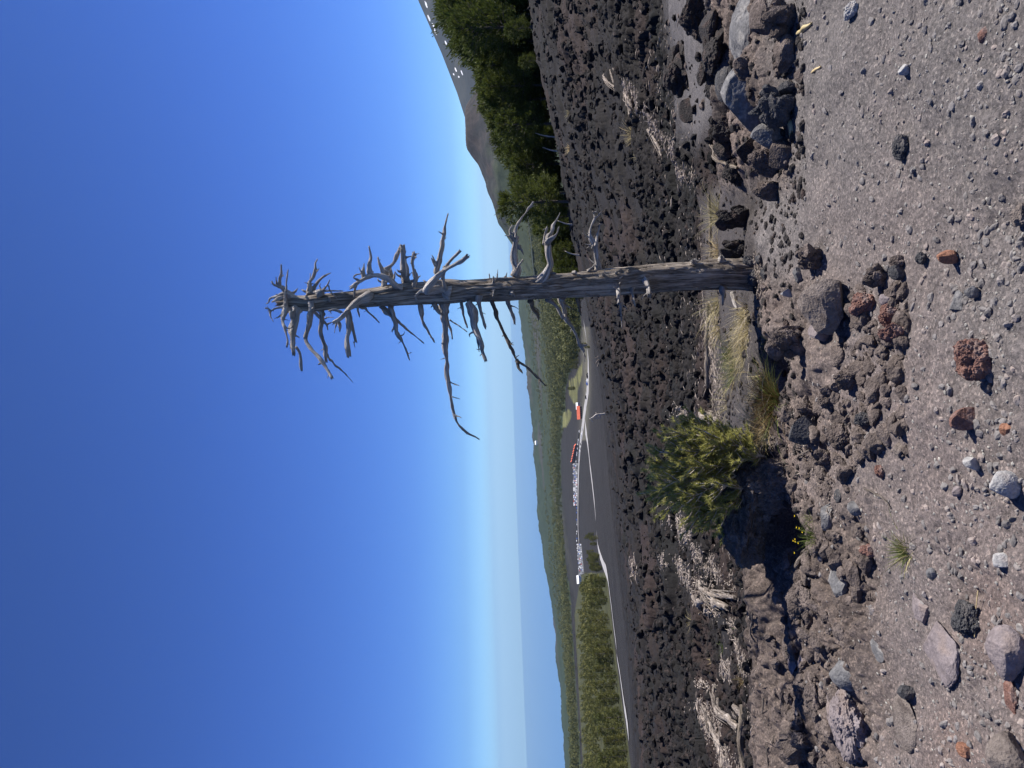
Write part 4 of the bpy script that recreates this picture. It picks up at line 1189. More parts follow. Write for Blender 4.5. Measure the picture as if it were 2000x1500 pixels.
# tall dark pines along the edge of the lava
big = [pine_mesh('pine', 30 + k, H=7.0, width=(2.3, 2.6, 2.0, 2.8, 2.3)[k], low=(0.10, 0.2, 0.08, 0.25, 0.14)[k], nwh=15, nb=8, ntuft=6, nl=13, ll=0.42, lw=0.045, shape=0.8) for k in range(5)]
TOPX = ([-200, -60, 0, 50, 90, 130, 160, 190, 225, 260, 300, 350, 380, 410, 470, 520, 580], [800, 845, 866, 882, 905, 925, 946, 940, 956, 966, 990, 1001, 1016, 1040, 1056, 1072, 1092])
k = 0
for row, (yy, step) in enumerate([(90, 25), (100, 26), (112, 28)]):
    py = -150 + row * 14
    while py < 585:
        y = yy + rp.uniform(-6, 6) + (12 if py > 420 else 0)
        top = np.interp(py, *TOPX) + rp.uniform(-6, 16) + (row == 0) * rp.uniform(0, 14)
        g0 = at(np.array(1035.0), np.array(float(py)), np.array(y))
        zb = float(hbase(g0[None, 0], g0[None, 1])[0])
        zt = at(np.array(top), np.array(float(py)), np.array(y))[2]
        h = max(zt - zb, 2.0)
        sx = h / 7.0 * (1.05 if h > 6 else 1.2)
        put_pine(big[k % 5], (g0[0], g0[1], zb - 0.1), (sx, sx, h / 7.0), rp.uniform(0, 6.28), 'dark green pine with backlit tips in the dense row edging the lava', 'dark pines along the lava field edge')
        k += 1
        py += step * rp.uniform(0.8, 1.25) * (0.75 if py > 400 else 1)
for px, py, hh, lab in ((1020, 55, 66, 'small bright green pine standing out before the darkest pines'), (1040, 118, 52, 'second small light green pine at the foot of the dark pines'), (1012, 395, 60, 'yellowish bushy pine at the edge where a lava knob stands')):
    y = 76.0
    b = at(np.array(px + hh * 0.5), np.array(float(py)), np.array(y)); zb = float(hbase(b[None, 0], b[None, 1])[0])
    h = max(at(np.array(px - hh * 0.5), np.array(float(py)), np.array(y))[2] - zb, 1.5)
    put_pine(big[1], (b[0], b[1], zb - .1), (h / 6.2, h / 6.2, h / 7), 1.0, lab, None)
# dead grey stems among them
for i, (py, top, lab) in enumerate([(268, 1046, 'thin dead grey stem in the shade under the dark pines'), (296, 1060, 'short bare grey trunk below the dark pines'), (440, 1090, 'bare grey trunk leaning at the end of the dark pine row'), (500, 1104, 'thin bare trunk among the low pines behind the dead tree')]):
    y = 84.0
    b = at(np.array(1080.0), np.array(float(py)), np.array(y)); zb = float(hbase(b[None, 0], b[None, 1])[0])
    zt = at(np.array(float(top)), np.array(float(py)), np.array(y))[2]
    V, Fc, uv = tube([(0, 0, -.2), (0.15, 0, (zt - zb) * .5), (0.5, 0, zt - zb)], [0.09, 0.07, 0.03], 8, 0.2, 0.1, 5 + i)
    o = mesh('bare_tree', V, Fc, M['limb'], True, None, uv); o.location = (b[0], b[1], zb)
    tag(o, lab, 'dead tree')

# the grove below the lava on the other side
gms = [pine_mesh('grove', 60 + k, H=8.0, width=(2.3, 2.7, 2.0, 2.8)[k], low=0.07, nwh=11, nb=7, ntuft=3, nl=10, ll=0.75, lw=0.10, shape=0.7) for k in range(4)]
spots = []
tries = 0
while len(spots) < 150 and tries < 6000:
    tries += 1
    py = rp.uniform(1128, 1620)
    lo = np.interp(py, [1128, 1160, 1200, 1620], [1160, 1150, 1148, 1160]); hi = np.interp(py, *GEDGE) - 2
    px = hi - (hi - lo) * rp.random() ** 1.5
    if all(abs(py - a) > 7 or abs(px - b) > 3.5 for b, a in spots): spots.append((px, py))
spots.sort()
def grove_tree(px, py, h, lab, grp):
    p = hit(px, py, 150, 3000, False)
    s = h / 8.0
    put_pine(gms[int(rp.integers(0, 4))], p - (0, 0, .3), (s * rp.uniform(.9, 1.25), s * rp.uniform(.9, 1.25), s), rp.uniform(0, 6.28), lab, grp)
for px, py in spots:
    grove_tree(px, py, rp.uniform(5.0, 11.0) * (0.8 if py < 1150 else 1), 'olive green pine in the sunlit grove beside the pale track', 'pines of the sunlit grove')
for px, py in ((1152, 1046), (1149, 1050), (1158, 1048), (1163, 1052), (1168, 1050), (1160, 1043), (1166, 1062)):
    grove_tree(px, py, 5.0, 'small dark olive pine in the cluster on the lava plain before the car park', 'small pines on the lava plain')
for px, py in ((1160, 1078), (1166, 1084), (1170, 1092), (1165, 1098), (1172, 1102), (1176, 1110), (1168, 1108), (1160, 1092), (1172, 1086)):
    grove_tree(px, py, 6.5, 'olive pine in the clump between the car park and the track end', 'pines between car park and track')
# roadside trees near the bend
for px, py, h in ((1146, 672, 8), (1152, 678, 6), (1134, 684, 7), (1130, 694, 9), (1131, 706, 10), (1129, 716, 9), (1124, 758, 8)):
    p = hit(px, py, 300, 3000, False)
    hh = h * p[1] / 850
    put_pine(gms[int(px) % 4], p - (0, 0, .3), (hh / 8,) * 3, px, 'broad green tree beside the pale road where it leaves the lava', 'trees beside the road bend')

# far wood: nearest crowns one by one, the rest as one mass
r4 = np.random.default_rng(44)
low = [pine_mesh('forest', 80 + k, H=9.0, width=3.4, low=0.12, nwh=6, nb=5, ntuft=2, nl=5, ll=1.9, lw=0.42, shape=0.6) for k in range(3)]
cand = []
for py in np.arange(430, 1620, 5.6):
    e = float(forest_edge(py)); up = float(np.interp(py, [430, 520, 640, 780, 900, 1000, 1120, 1250, 1400, 1620], [1000, 1012, 1034, 1052, 1062, 1068, 1076, 1098, 1116, 1132]))
    px = e
    while px > up:
        cand.append((px + r4.uniform(-1.5, 1.5), py + r4.uniform(-3, 3)))
        px -= 3.3 if py < 1000 else 2.6
cand.sort(key=lambda c: -c[0] + forest_edge(c[1]))
cand = [c for c in cand if not (inside(MEADOW, np.array([c[0]]), np.array([c[1]]))[0] or (inside(MEADOW2, np.array([c[0]]), np.array([c[1]]))[0]))]
front = [c for c in cand if 560 < c[1] < 1000 and forest_edge(c[1]) - c[0] < 7][:120]
fs = set(front)
for px, py in front:
    p = hit(px, py, 500, 5000, False)
    h = r4.uniform(8, 14)
    s = h / 9
    put_pine(low[int(r4.integers(0, 3))], p - (0, 0, .3), (s * r4.uniform(.9, 1.3), s * r4.uniform(.9, 1.3), s), r4.uniform(0, 6.28), 'dark green crown at the front edge of the wood above the lava plain', 'trees at the front of the far wood')
Vs, Fs, off = [], [], 0
src = []
for k in range(3):
    n = len(low[k][0].vertices); v = np.empty(n * 3, np.float32); low[k][0].vertices.foreach_get('co', v); v = v.reshape(-1, 3)
    f = np.empty(len(low[k][0].loops), np.int32); low[k][0].loops.foreach_get('vertex_index', f); src.append((v, f.reshape(-1, 4)))
for c in cand:
    if c in fs: continue
    p = hit(c[0], c[1], 400, 5500, False)
    v, f = src[int(r4.integers(0, 3))]
    h = r4.uniform(9, 19) * (1 - 0.5 * float(sstep(1500, 3200, p[1])))
    a = r4.uniform(0, 6.28); w = r4.uniform(.95, 1.5) * h / 9 * (1 + float(sstep(1800, 3200, p[1])))
    Vs.append(np.stack([(v[:, 0] * math.cos(a) - v[:, 1] * math.sin(a)) * w, (v[:, 0] * math.sin(a) + v[:, 1] * math.cos(a)) * w, v[:, 2] * h / 9], -1) + p)
    Fs.append(f + off); off += len(v)
o = mesh('forest', np.concatenate(Vs), np.concatenate(Fs), M['forest'], True)
tag(o, 'dense wood covering the hills behind the lava plain', None, None, 'stuff')
Vs, Fs, off = [], [], 0
r5 = np.random.default_rng(46)
for i in range(330):
    py = r5.uniform(1125, 1620); lo = np.interp(py, [1125, 1200, 1620], [1150, 1136, 1158]); px = r5.uniform(lo, lo + 26)
    p = hit(px, py, 200, 3000, False)
    v, f = src[i % 3]; h = r5.uniform(5, 11); w = h / 9 * r5.uniform(.9, 1.2)
    Vs.append(v * (w, w, h / 9) + p); Fs.append(f + off); off += len(v)
o = mesh('woods', np.concatenate(Vs), np.concatenate(Fs), M['grove'], True)
tag(o, 'far part of the sunlit olive grove seen as one mass', None, None, 'stuff')

# ------------------------------------------------------------------ roads
def road(name, pts, width, label, lift=0.25):
    P = np.array(pts, float)
    d = np.concatenate([[0], np.cumsum(np.linalg.norm(np.diff(P, axis=0), axis=1))])
    s = np.linspace(0, d[-1], max(30, int(d[-1] / 2)))
    px, py, wd = np.interp(s, d, P[:, 0]), np.interp(s, d, P[:, 1]), np.interp(s, d, P[:, 2])
    Q = np.array([hit(a, b, 120, 4000, False) for a, b in zip(px, py)])
    for _ in range(3): Q[1:-1, :2] = (Q[:-2, :2] + 2 * Q[1:-1, :2] + Q[2:, :2]) / 4
    T = np.gradient(Q[:, :2], axis=0); T /= np.linalg.norm(T, axis=1)[:, None] + 1e-9
    N = np.stack([-T[:, 1], T[:, 0]], -1) * (wd / 2 + 0.6 * fbm2(s * 0.1, s * 0, 3, 6))[:, None]
    rows = []
    for u in (-1, -0.3, 0.3, 1):
        x, y = Q[:, 0] + N[:, 0] * u, Q[:, 1] + N[:, 1] * u
        rows.append(np.stack([x, y, hbase(x, y) + lift], -1))
    V = np.stack(rows, 1).reshape(-1, 3); n = len(s)
    Fq = np.array([(i * 4 + j, i * 4 + j + 1, i * 4 + j + 5, i * 4 + j + 4) for i in range(n - 1) for j in range(3)], np.int32)
    o = mesh(name, V, Fq, M['road'], True)
    return tag(o, label, None, None, 'structure')
road('road', [(1141, 632, 6), (1145, 655, 8), (1149, 690, 9), (1150, 720, 10), (1149, 755, 12), (1145, 785, 14), (1142, 805, 16), (1138, 835, 18), (1134, 865, 18), (1131, 900, 18), (1129.5, 950, 16), (1129, 1000, 15), (1129, 1030, 15), (1131, 1060, 18)], 8, 'pale road running down past the chalets')
road('track', [(1143, 832, 20), (1147, 856, 14), (1150, 880, 8), (1153, 910, 8), (1158, 950, 8), (1162, 985, 7), (1164, 1012, 6)], 6, 'pale dirt track across the lava plain', 0.28)
road('track', [(1166, 1040, 4), (1168, 1065, 5), (1172, 1082, 5.5), (1180, 1105, 6), (1186, 1118, 7), (1189, 1135, 6), (1192, 1160, 6), (1196, 1190, 6), (1200, 1225, 6), (1205, 1262, 5)], 6, 'pale track below the sunlit grove', 0.28)
road('track', [(1206, 1282, 2.5), (1211, 1310, 4), (1216, 1345, 4.5), (1220, 1375, 5.5), (1225, 1405, 5.5), (1229, 1432, 5)], 6, 'further stretch of pale track below the grove', 0.28)
V = []
# car park surfaces
def pad(pts, label, lift=0.15):
    P = [hit(a, b, 200, 4000, False) for a, b in pts]
    ctr = np.mean(P, axis=0)
    pts = np.array([c for c in P])
    n = 24; Vv = []
    for i in range(n + 1):
        for j in range(n + 1):
            u, v = i / n, j / n
            q = (pts[0] * (1 - u) + pts[1] * u) * (1 - v) + (pts[3] * (1 - u) + pts[2] * u) * v
            Vv.append((q[0], q[1], float(hbase(q[None, 0], q[None, 1])[0]) + lift))
    Fq = np.array([(i * (n + 1) + j, i * (n + 1) + j + 1, (i + 1) * (n + 1) + j + 1, (i + 1) * (n + 1) + j) for i in range(n) for j in range(n)], np.int32)
    return tag(mesh('car_park', np.array(Vv), Fq, M['lot'], True), label, None, None, 'structure')
PADS = [[(1119, 905), (1129, 905), (1128, 988), (1121, 988)], [(1127, 1062), (1136, 1062), (1141, 1120), (1131, 1124)]]
pad(PADS[0], 'full car park beside the red roofed chalets')
pad(PADS[1], 'second car park behind the small pines')

# ------------------------------------------------------------------ cars
def car_mesh(paint):
    sec = [(-2.15, .35, .80, .78), (-2.1, .32, .95, .82), (-1.3, .30, 1.0, .85), (-0.9, .30, 1.45, .70), (0.5, .30, 1.47, .70), (1.15, .30, 1.02, .85), (2.0, .30, .88, .82), (2.15, .38, .70, .76)]
    V = []
    for x, z0, z1, w in sec:
        V += [(x, -.86, z0), (x, -.88, min(.9, z1)), (x, -w, z1), (x, w, z1), (x, .88, min(.9, z1)), (x, .86, z0)]
    Fq = []
    for i in range(len(sec) - 1):
        for j in range(6):
            Fq.append((i * 6 + j, i * 6 + (j + 1) % 6, (i + 1) * 6 + (j + 1) % 6, (i + 1) * 6 + j))
    o = mesh('body', np.array(V), np.array(Fq, np.int32), M[paint], False); me = o.data; bpy.data.objects.remove(o); return me
def box_bm(x0, x1, y0, y1, z0, z1):
    v = np.array([(x, y, z) for x in (x0, x1) for y in (y0, y1) for z in (z0, z1)], float)
    return v, np.array([(0, 1, 3, 2), (4, 6, 7, 5), (0, 4, 5, 1), (2, 3, 7, 6), (0, 2, 6, 4), (1, 5, 7, 3)], np.int32)
v, f, _ = merge([box_bm(-1.0, 0.7, -.80, .80, 1.02, 1.36)])
go = mesh('windows', v, f, M['glass'], False); glass_me = go.data; bpy.data.objects.remove(go)
wv = merge([tube([(x, y - .1, .32), (x, y, .32), (x, y + .1, .32)], [.32, .32, .32], 12, .1, 0, 1, False)[:2] for x in (-1.35, 1.35) for y in (-.80, .80)])
wo = mesh('wheels', wv[0], wv[1], M['black'], False); wheel_me = wo.data; bpy.data.objects.remove(wo)
CARS = {k: car_mesh(k) for k in ('white', 'silver', 'blue', 'black', 'grey_car', 'red_car')}
CN = {'white': 'white', 'silver': 'silver grey', 'blue': 'blue', 'black': 'black', 'grey_car': 'dark grey', 'red_car': 'red'}
rc = np.random.default_rng(5)
def put_car(px, py, heading, paint, label, group, parts=False):
    p = hit(px, py, 200, 4000, False)
    if parts:
        e = empty('parked_car', p + (0, 0, .3), label, 'car', group); e.rotation_euler = (0, 0, heading)
        for nm, me in (('body', CARS[paint]), ('window_band', glass_me), ('wheel_set', wheel_me)):
            o = bpy.data.objects.new(nm, me); COL.objects.link(o); o.parent = e
    else:
        o = bpy.data.objects.new('parked_car', CARS[paint]); COL.objects.link(o); o.location = p + (0, 0, .2); o.rotation_euler = (0, 0, heading)
        tag(o, label, 'car', group)
PAINTS = ['white'] * 6 + ['silver'] * 4 + ['blue'] * 2 + ['black'] * 3 + ['grey_car'] * 3 + ['red_car']
for pi, P in enumerate(PADS):
    nm = ('full car park beside the red roofed chalets', 'second car park behind the small pines')[pi]
    nu, nv = (5, 23) if pi == 0 else (5, 17)
    for i in range(nu):
        for j in range(nv):
            if rc.random() < 0.08: continue
            u, v = (i + .5) / nu, (j + .5 + rc.uniform(-.15, .15)) / nv
            a = (np.array(P[0]) * (1 - u) + np.array(P[1]) * u) * (1 - v) + (np.array(P[3]) * (1 - u) + np.array(P[2]) * u) * v
            pt = PAINTS[int(rc.integers(0, len(PAINTS)))]
            put_car(a[0], a[1], 1.3 + rc.uniform(-.15, .15) + (pi * .3), pt, f'{CN[pt]} car parked in the ' + nm, f'{CN[pt]} cars in the ' + nm)
for i, py in enumerate(np.arange(838, 902, 4.2)):
    for side in (-3.0, 2.2):
        if rc.random() < 0.2: continue
        pt = PAINTS[int(rc.integers(0, len(PAINTS)))]
        put_car(np.interp(py, [838, 902], [1136, 1129]) + side, py, 0.5, pt, f'{CN[pt]} car parked along the road before the chalet row', f'{CN[pt]} cars along the road')
for py in np.arange(992, 1060, 4.6):
    if rc.random() < .35: continue
    pt = PAINTS[int(rc.integers(0, len(PAINTS)))]
    put_car(1127.6 + rc.uniform(-.6, .6), py, 1.2, pt, f'{CN[pt]} car parked along the road between the two car parks', f'{CN[pt]} cars between the car parks')
for px, py, pt, lab in ((1149.5, 733, 'black', 'dark car on the pale road bend, ahead of two others'), (1149.3, 743, 'white', 'white car on the pale road between a dark and a blue one'), (1149, 748, 'blue', 'blue car following a white one on the pale road'), (1146, 776, 'black', 'dark car stopped at the widening of the pale road')):
    put_car(px, py, 0.6, pt, lab, None, True)

# ------------------------------------------------------------------ chalets
def chalet(px, py, L, Wd, H, rot, label, group=None, roof='roof'):
    p = hit(px, py, 200, 5000, False)
    e = empty('chalet', p, label, 'building', group); e.rotation_euler = (0, 0, rot)
    v, f = box_bm(-L / 2, L / 2, -Wd / 2, Wd / 2, -1, H)
    gv = np.array([(-L / 2, -Wd / 2, H), (-L / 2, Wd / 2, H), (-L / 2, 0, H + Wd * .36), (L / 2, -Wd / 2, H), (L / 2, Wd / 2, H), (L / 2, 0, H + Wd * .36)])
    v, f, _ = merge([(v, f[:5]), (gv, np.array([(0, 1, 2), (3, 5, 4)], np.int32))])
    mesh('wall', v, f, M['wallw'] if roof == 'roof' else M['white'], False, e)
    o = .7; k = Wd / 2 + o; z0 = H - o * .72 + .12; zr = H + Wd * .36 + .12
    rv = np.array([(-L / 2 - o, -k, z0), (L / 2 + o, -k, z0), (L / 2 + o, 0, zr), (-L / 2 - o, 0, zr), (L / 2 + o, k, z0), (-L / 2 - o, k, z0)])
    rv = np.concatenate([rv, rv + (0, 0, .25)])
    mesh('roof', rv, np.array([(3, 2, 1, 0), (5, 4, 2, 3), (6, 7, 8, 9), (9, 8, 10, 11), (0, 1, 7, 6), (4, 5, 11, 10), (1, 2, 8, 7), (2, 4, 10, 8), (3, 0, 6, 9), (5, 3, 9, 11)], np.int32), M[roof], False, e)
    wv = []
    for x in np.arange(-L / 2 + 1.5, L / 2 - 1, 2.6): wv.append(box_bm(x, x + 1.1, -Wd / 2 - .06, -Wd / 2 - .01, 1.0, 2.2))
    v, f, _ = merge(wv); mesh('window_row', v, f, M['glass'], False, e)
chalet(1136.5, 806, 17, 9, 3.4, 0.1, 'single red roofed chalet standing alone beside the road')
for i, py in enumerate((872, 877, 882, 887, 892, 897, 902)):
    chalet(np.interp(py, [872, 902], [1128, 1120.5]), py, 6.5, 7.5, 3.2, 1.5, 'red roofed chalet in the stepped row by the car park', 'red roofed chalets in a row')
chalet(1132, 793, 9, 6, 3, 0.1, 'small white roofed hut beyond the single red roofed chalet', None, 'white')
chalet(1049, 865, 26, 18, 8, 0.4, 'tiny white building on the far wooded hill', None, 'white')
chalet(1134, 1132, 14, 8, 4, 0.4, 'white building at the end of the second car park', None, 'white')

# snow patches on the volcano
def snow():
    r = np.random.default_rng(9); Vs, Fs, off = [], [], 0
    for px, py, w, h in ((832, 8, 3, 14), (838, 36, 3, 12), (847, 52, 3, 16), (850, 62, 3, 12), (871, 84, 3, 10), (897, 72, 3, 10), (903, 114, 4, 4), (906, 112, 3, 4), (890, 136, 2.5, 8), (886, 145, 2.5, 5), (896, 150, 3, 4), (902, 142, 2, 10), (921, 199, 4, 6)):
        n = 14; a = np.linspace(0, 6.283, n, endpoint=False); rr = 0.5 * (0.75 + 0.5 * r.random(n))
        ctr = [px, py]; pts = [(px, py)] + [(px + w * rr[i] * math.cos(a[i]) + 0.35 * h * rr[i] * math.sin(a[i]) , py + h * rr[i] * math.sin(a[i])) for i in range(n)]
        ys_ = np.linspace(2650, 7000, 900)
        out = []
        for q in pts:
            P = at(np.full(900, q[0]), np.full(900, q[1]), ys_)
            zz, _c = mount_fun(P[:, 0], P[:, 1])
            i = np.nonzero(P[:, 2] < zz)[0]; i = i[0] if len(i) else 899
            out.append((P[i][0], P[i][1] - 6, P[i][2] + 2))
        m0 = np.median([o_[1] for o_ in out])
        out = np.array(out); out = np.array([at(np.array(q[0]), np.array(q[1]), np.array(min(max(o_[1], m0 - 400), m0 + 400) - 6)) for q, o_ in zip(pts, out)])
        Vs.append(out); Fs.append(np.array([(0, 1 + i, 1 + (i + 1) % n) for i in range(n)], np.int32) + off); off += n + 1
    o = mesh('snow', np.concatenate(Vs), np.concatenate(Fs), M['snow'], False)
    tag(o, 'last white snow patches on the upper volcano slope', None, None, 'stuff')
snow()

# ------------------------------------------------------------------ pine sapling
def sapling():
    r = np.random.default_rng(12)
    p = hit(1508, 917, 3, 12)
    D = p[1]; m = D / F
    e = empty('pine_sapling', p, 'bushy green pine sapling growing beside the huge lava boulder', 'shrub')
    ends, tubes = [], []
    top = 236 * m; half = 124 * m
    # stems fan out of the foot, each with side shoots
    for i in range(54):
        a = r.uniform(0, 6.283); el = r.uniform(0.0, 1.0) ** 0.95
        rad = half * math.sqrt(1 - (el * 0.95) ** 2) * r.uniform(0.55, 1.0) * (0.72 + 0.35 * math.sin(min(el, .5) * math.pi))
        z = top * (0.14 + 0.86 * el) * r.uniform(0.85, 1.0)
        tip = np.array([math.cos(a) * rad + 0.02 * half, math.sin(a) * rad * 0.8, z])
        mid = tip * (0.5, 0.5, 0.42) + r.normal(size=3) * 0.03
        tubes.append(tube([(0, 0, -.02), mid, tip], [0.008, 0.006, 0.0025], 5, 0.06, 0.1, i, False))
        for k in range(21):
            s = r.uniform(0.3, 1.0)
            c = (mid * (1 - (s - .3) / .7) + tip * ((s - .3) / .7)) if s > .3 else mid
            d = unit(r, 1)[0] * np.array([1, 1, .6]) + tip / np.linalg.norm(tip) * .9 + np.array([0, 0, .45])
            d /= np.linalg.norm(d)
            l = r.uniform(0.05, 0.15)
            q = c + d * l
            tubes.append(tube([c, (c + q) / 2 + (0, 0, -.006), q], [0.0042, 0.0034, 0.0022], 4, 0.05, 0.05, i * 20 + k, False))
            ends.append((q, d)); ends.append((c + d * l * .6, d))
        ends.append((tip, tip / np.linalg.norm(tip)))
    v, f, _ = merge([(a, b) for a, b, c in tubes])
    mesh('stems', v, f, M['twig'], True, e)
    B, T = [], []
    for q, d in ends:
        n = 42
        dd = unit(r, n) * 0.75 + d * 0.85 + np.array([0, 0, .2]); dd /= np.linalg.norm(dd, axis=1)[:, None]
        b = q - d * r.uniform(0, .035, (n, 1))
        B.append(b); T.append(b + dd * r.uniform(.022, .042, (n, 1)))
    B, T = np.concatenate(B), np.concatenate(T)
    V, Fq = blades(B, T, np.full(len(B), 0.0019), np.zeros(len(B)), 3, 1)
    mesh('needles', V, Fq, M['sapling'], False, e)
sapling()

# ------------------------------------------------------------------ grass tufts and small plants
def tuft(px, py, hpx, wpx, mat, label, n=150, lean=(0.0, 0.0), cat='grass tuft', name='grass_tuft', bend=0.25, thick=0.0016, up=1.0, group=None, mix=None):
    p = hit(px, py, 2, 70)
    D = p[1]; m = D / F
    p[2] = max(p[2], top_z(p[0], p[1], 0.06) - 0.04)
    KEEP_CLEAR.append((px, py, wpx * .5))
    r = np.random.default_rng(int(px * 3 + py))
    H, Wd = hpx * m, wpx * m
    b = np.stack([r.normal(0, Wd * .18, n), r.normal(0, Wd * .18, n), np.full(n, -.01)], -1)
    ms = 0.42 if cat == 'shrub' else 0.24
    out = b * (1.4, 1.4, 0) / (Wd * .18 + 1e-6)
    t = b + np.stack([out[:, 0] * Wd * .28 + lean[0] * H + r.normal(0, Wd * ms, n), out[:, 1] * Wd * .25 + lean[1] * H + r.normal(0, Wd * ms, n), H * r.uniform(.15, 1.0, n) * up], -1)
    V, Fq = blades(b, t, np.full(n, max(thick * .8, .36 * m)), r.normal(bend, .22, n), 7, 3)
    o = mesh(name, V, Fq, M[mat], False)
    if mix:
        k = int(n * .5)
        V2, F2 = blades(b[:k] * 1.15, t[:k] * (1.1, 1.1, .7), np.full(k, max(thick, .35 * m)), np.full(k, bend), 9, 3)
        o2 = mesh('dead_blades', V2, F2, M[mix], False, o)
    o.location = p
    return tag(o, label, cat, group)
tuft(1402, 420, 40, 46, 'straw', 'straw yellow grass tuft beside the black lava rocks, apart from the trunk', 190, (.25, 0))
tuft(1402, 492, 38, 40, 'straw', 'dry grass tuft close against the lit side of the trunk', 120, (.1, 0), mix='twig')
tuft(1402, 592, 44, 50, 'straw', 'dry straw tuft just past the shaded side of the trunk', 170, (-.45, 0))
tuft(1404, 640, 34, 40, 'straw', 'low dry tuft on the fallen dark log', 110, (-.3, 0), mix='twig')
tuft(1456, 612, 46, 54, 'straw', 'yellow grass tuft at the foot of the trunk on the ash', 170, (-.5, 0), mix='twig')
tuft(1460, 650, 50, 54, 'straw', 'tall arching straw tuft in the middle of the grass strip', 200, (-.65, 0), mix='twig')
tuft(1458, 690, 44, 50, 'straw', 'straw tuft above the shaded hollow', 160, (-.45, 0))
tuft(1434, 690, 34, 36, 'greengrass', 'small green clump among the straw on the ash', 130, (-.1, 0), 'plant', 'green_plant', mix='rustplant')
tuft(1446, 722, 36, 44, 'greengrass', 'bushy green clump with straw stems next to the hollow', 150, (0, 0), 'plant', 'green_plant', mix='straw')
tuft(1482, 735, 44, 50, 'straw', 'pale dry stems around the edge of the shaded hollow', 130, (-.2, 0), mix='rustplant')
tuft(1516, 788, 66, 60, 'rustplant', 'rusty green low shrub between hollow and sapling', 700, (-.05, 0), 'shrub', 'low_shrub', mix='greengrass')
tuft(1512, 838, 52, 60, 'straw', 'tangled dry grass at the foot of the pine sapling', 200, (.1, 0), mix='twig')
tuft(1420, 745, 34, 40, 'straw', 'small sparse straw tuft on the ash before the lava', 60, (-.2, 0))
tuft(1424, 790, 40, 40, 'straw', 'sparse straw tuft next to the pale fallen log', 60, (-.3, 0), mix='rustplant')
tuft(1772, 1077, 46, 40, 'greengrass', 'fresh green grass tuft alone on the pinkish soil', 130, (0, 0), mix='straw')
tuft(1116, 222, 14, 14, 'straw', 'pale yellow tuft far out on the black lava', 60, (0, 0))
tuft(1118, 290, 12, 12, 'straw', 'smaller pale tuft on the far lava below the pines', 50, (0, 0))
tuft(1232, 262, 26, 30, 'straw', 'brownish sparse tuft on the lava near the driftwood line', 70, (.1, 0), mix='rustplant')
tuft(1250, 302, 22, 26, 'straw', 'thin yellowish tuft on the lava below the driftwood', 50, (.1, 0))
tuft(1440, 1226, 18, 22, 'greengrass', 'small green brown tuft next to the splintered wood', 70, (0, 0), mix='rustplant')
tuft(1412, 1266, 16, 18, 'greengrass', 'tiny green tuft on the flat ash patch', 60, (0, 0))
tuft(1452, 1330, 18, 24, 'rustplant', 'reddish brown tuft beside the upright plank of wood', 70, (0, 0), mix='straw')
tuft(1382, 1292, 14, 20, 'straw', 'yellow tuft at the edge of the flat ash patch', 50, (0, 0))
tuft(1358, 1215, 14, 18, 'straw', 'pale tuft at the end of the stacked dead wood', 50, (0, 0))
o = tuft(1608, 1050, 34, 34, 'greengrass', 'small leafy plant with yellow flowers beside the boulder shadow', 90, (0, 0), 'plant', 'flowering_plant')
r = np.random.default_rng(3)
fl = []
for k in range(9):
    c = np.array([r.normal(0, .035), r.normal(0, .035), r.uniform(.05, .11)])
    for a in range(6):
        t = a * 1.047; fl.append((c + np.array([[0, 0, 0], [.004 * math.cos(t - .4), .004 * math.sin(t - .4), .003], [.0055 * math.cos(t), .0055 * math.sin(t), .003], [.004 * math.cos(t + .4), .004 * math.sin(t + .4), .003]]), np.array([[0, 1, 2, 3]], np.int32)))
v, f, _ = merge(fl); mesh('flowers', v, f, M['flower'], False, o)
tuft(1590, 1012, 24, 26, 'greengrass', 'little pale green weed on the boulder foot', 60, (0, 0), 'plant', 'weed')
tuft(1490, 672, 24, 26, 'greengrass', 'little grey green herb at the rim of the hollow', 60, (0, 0), 'plant', 'weed')

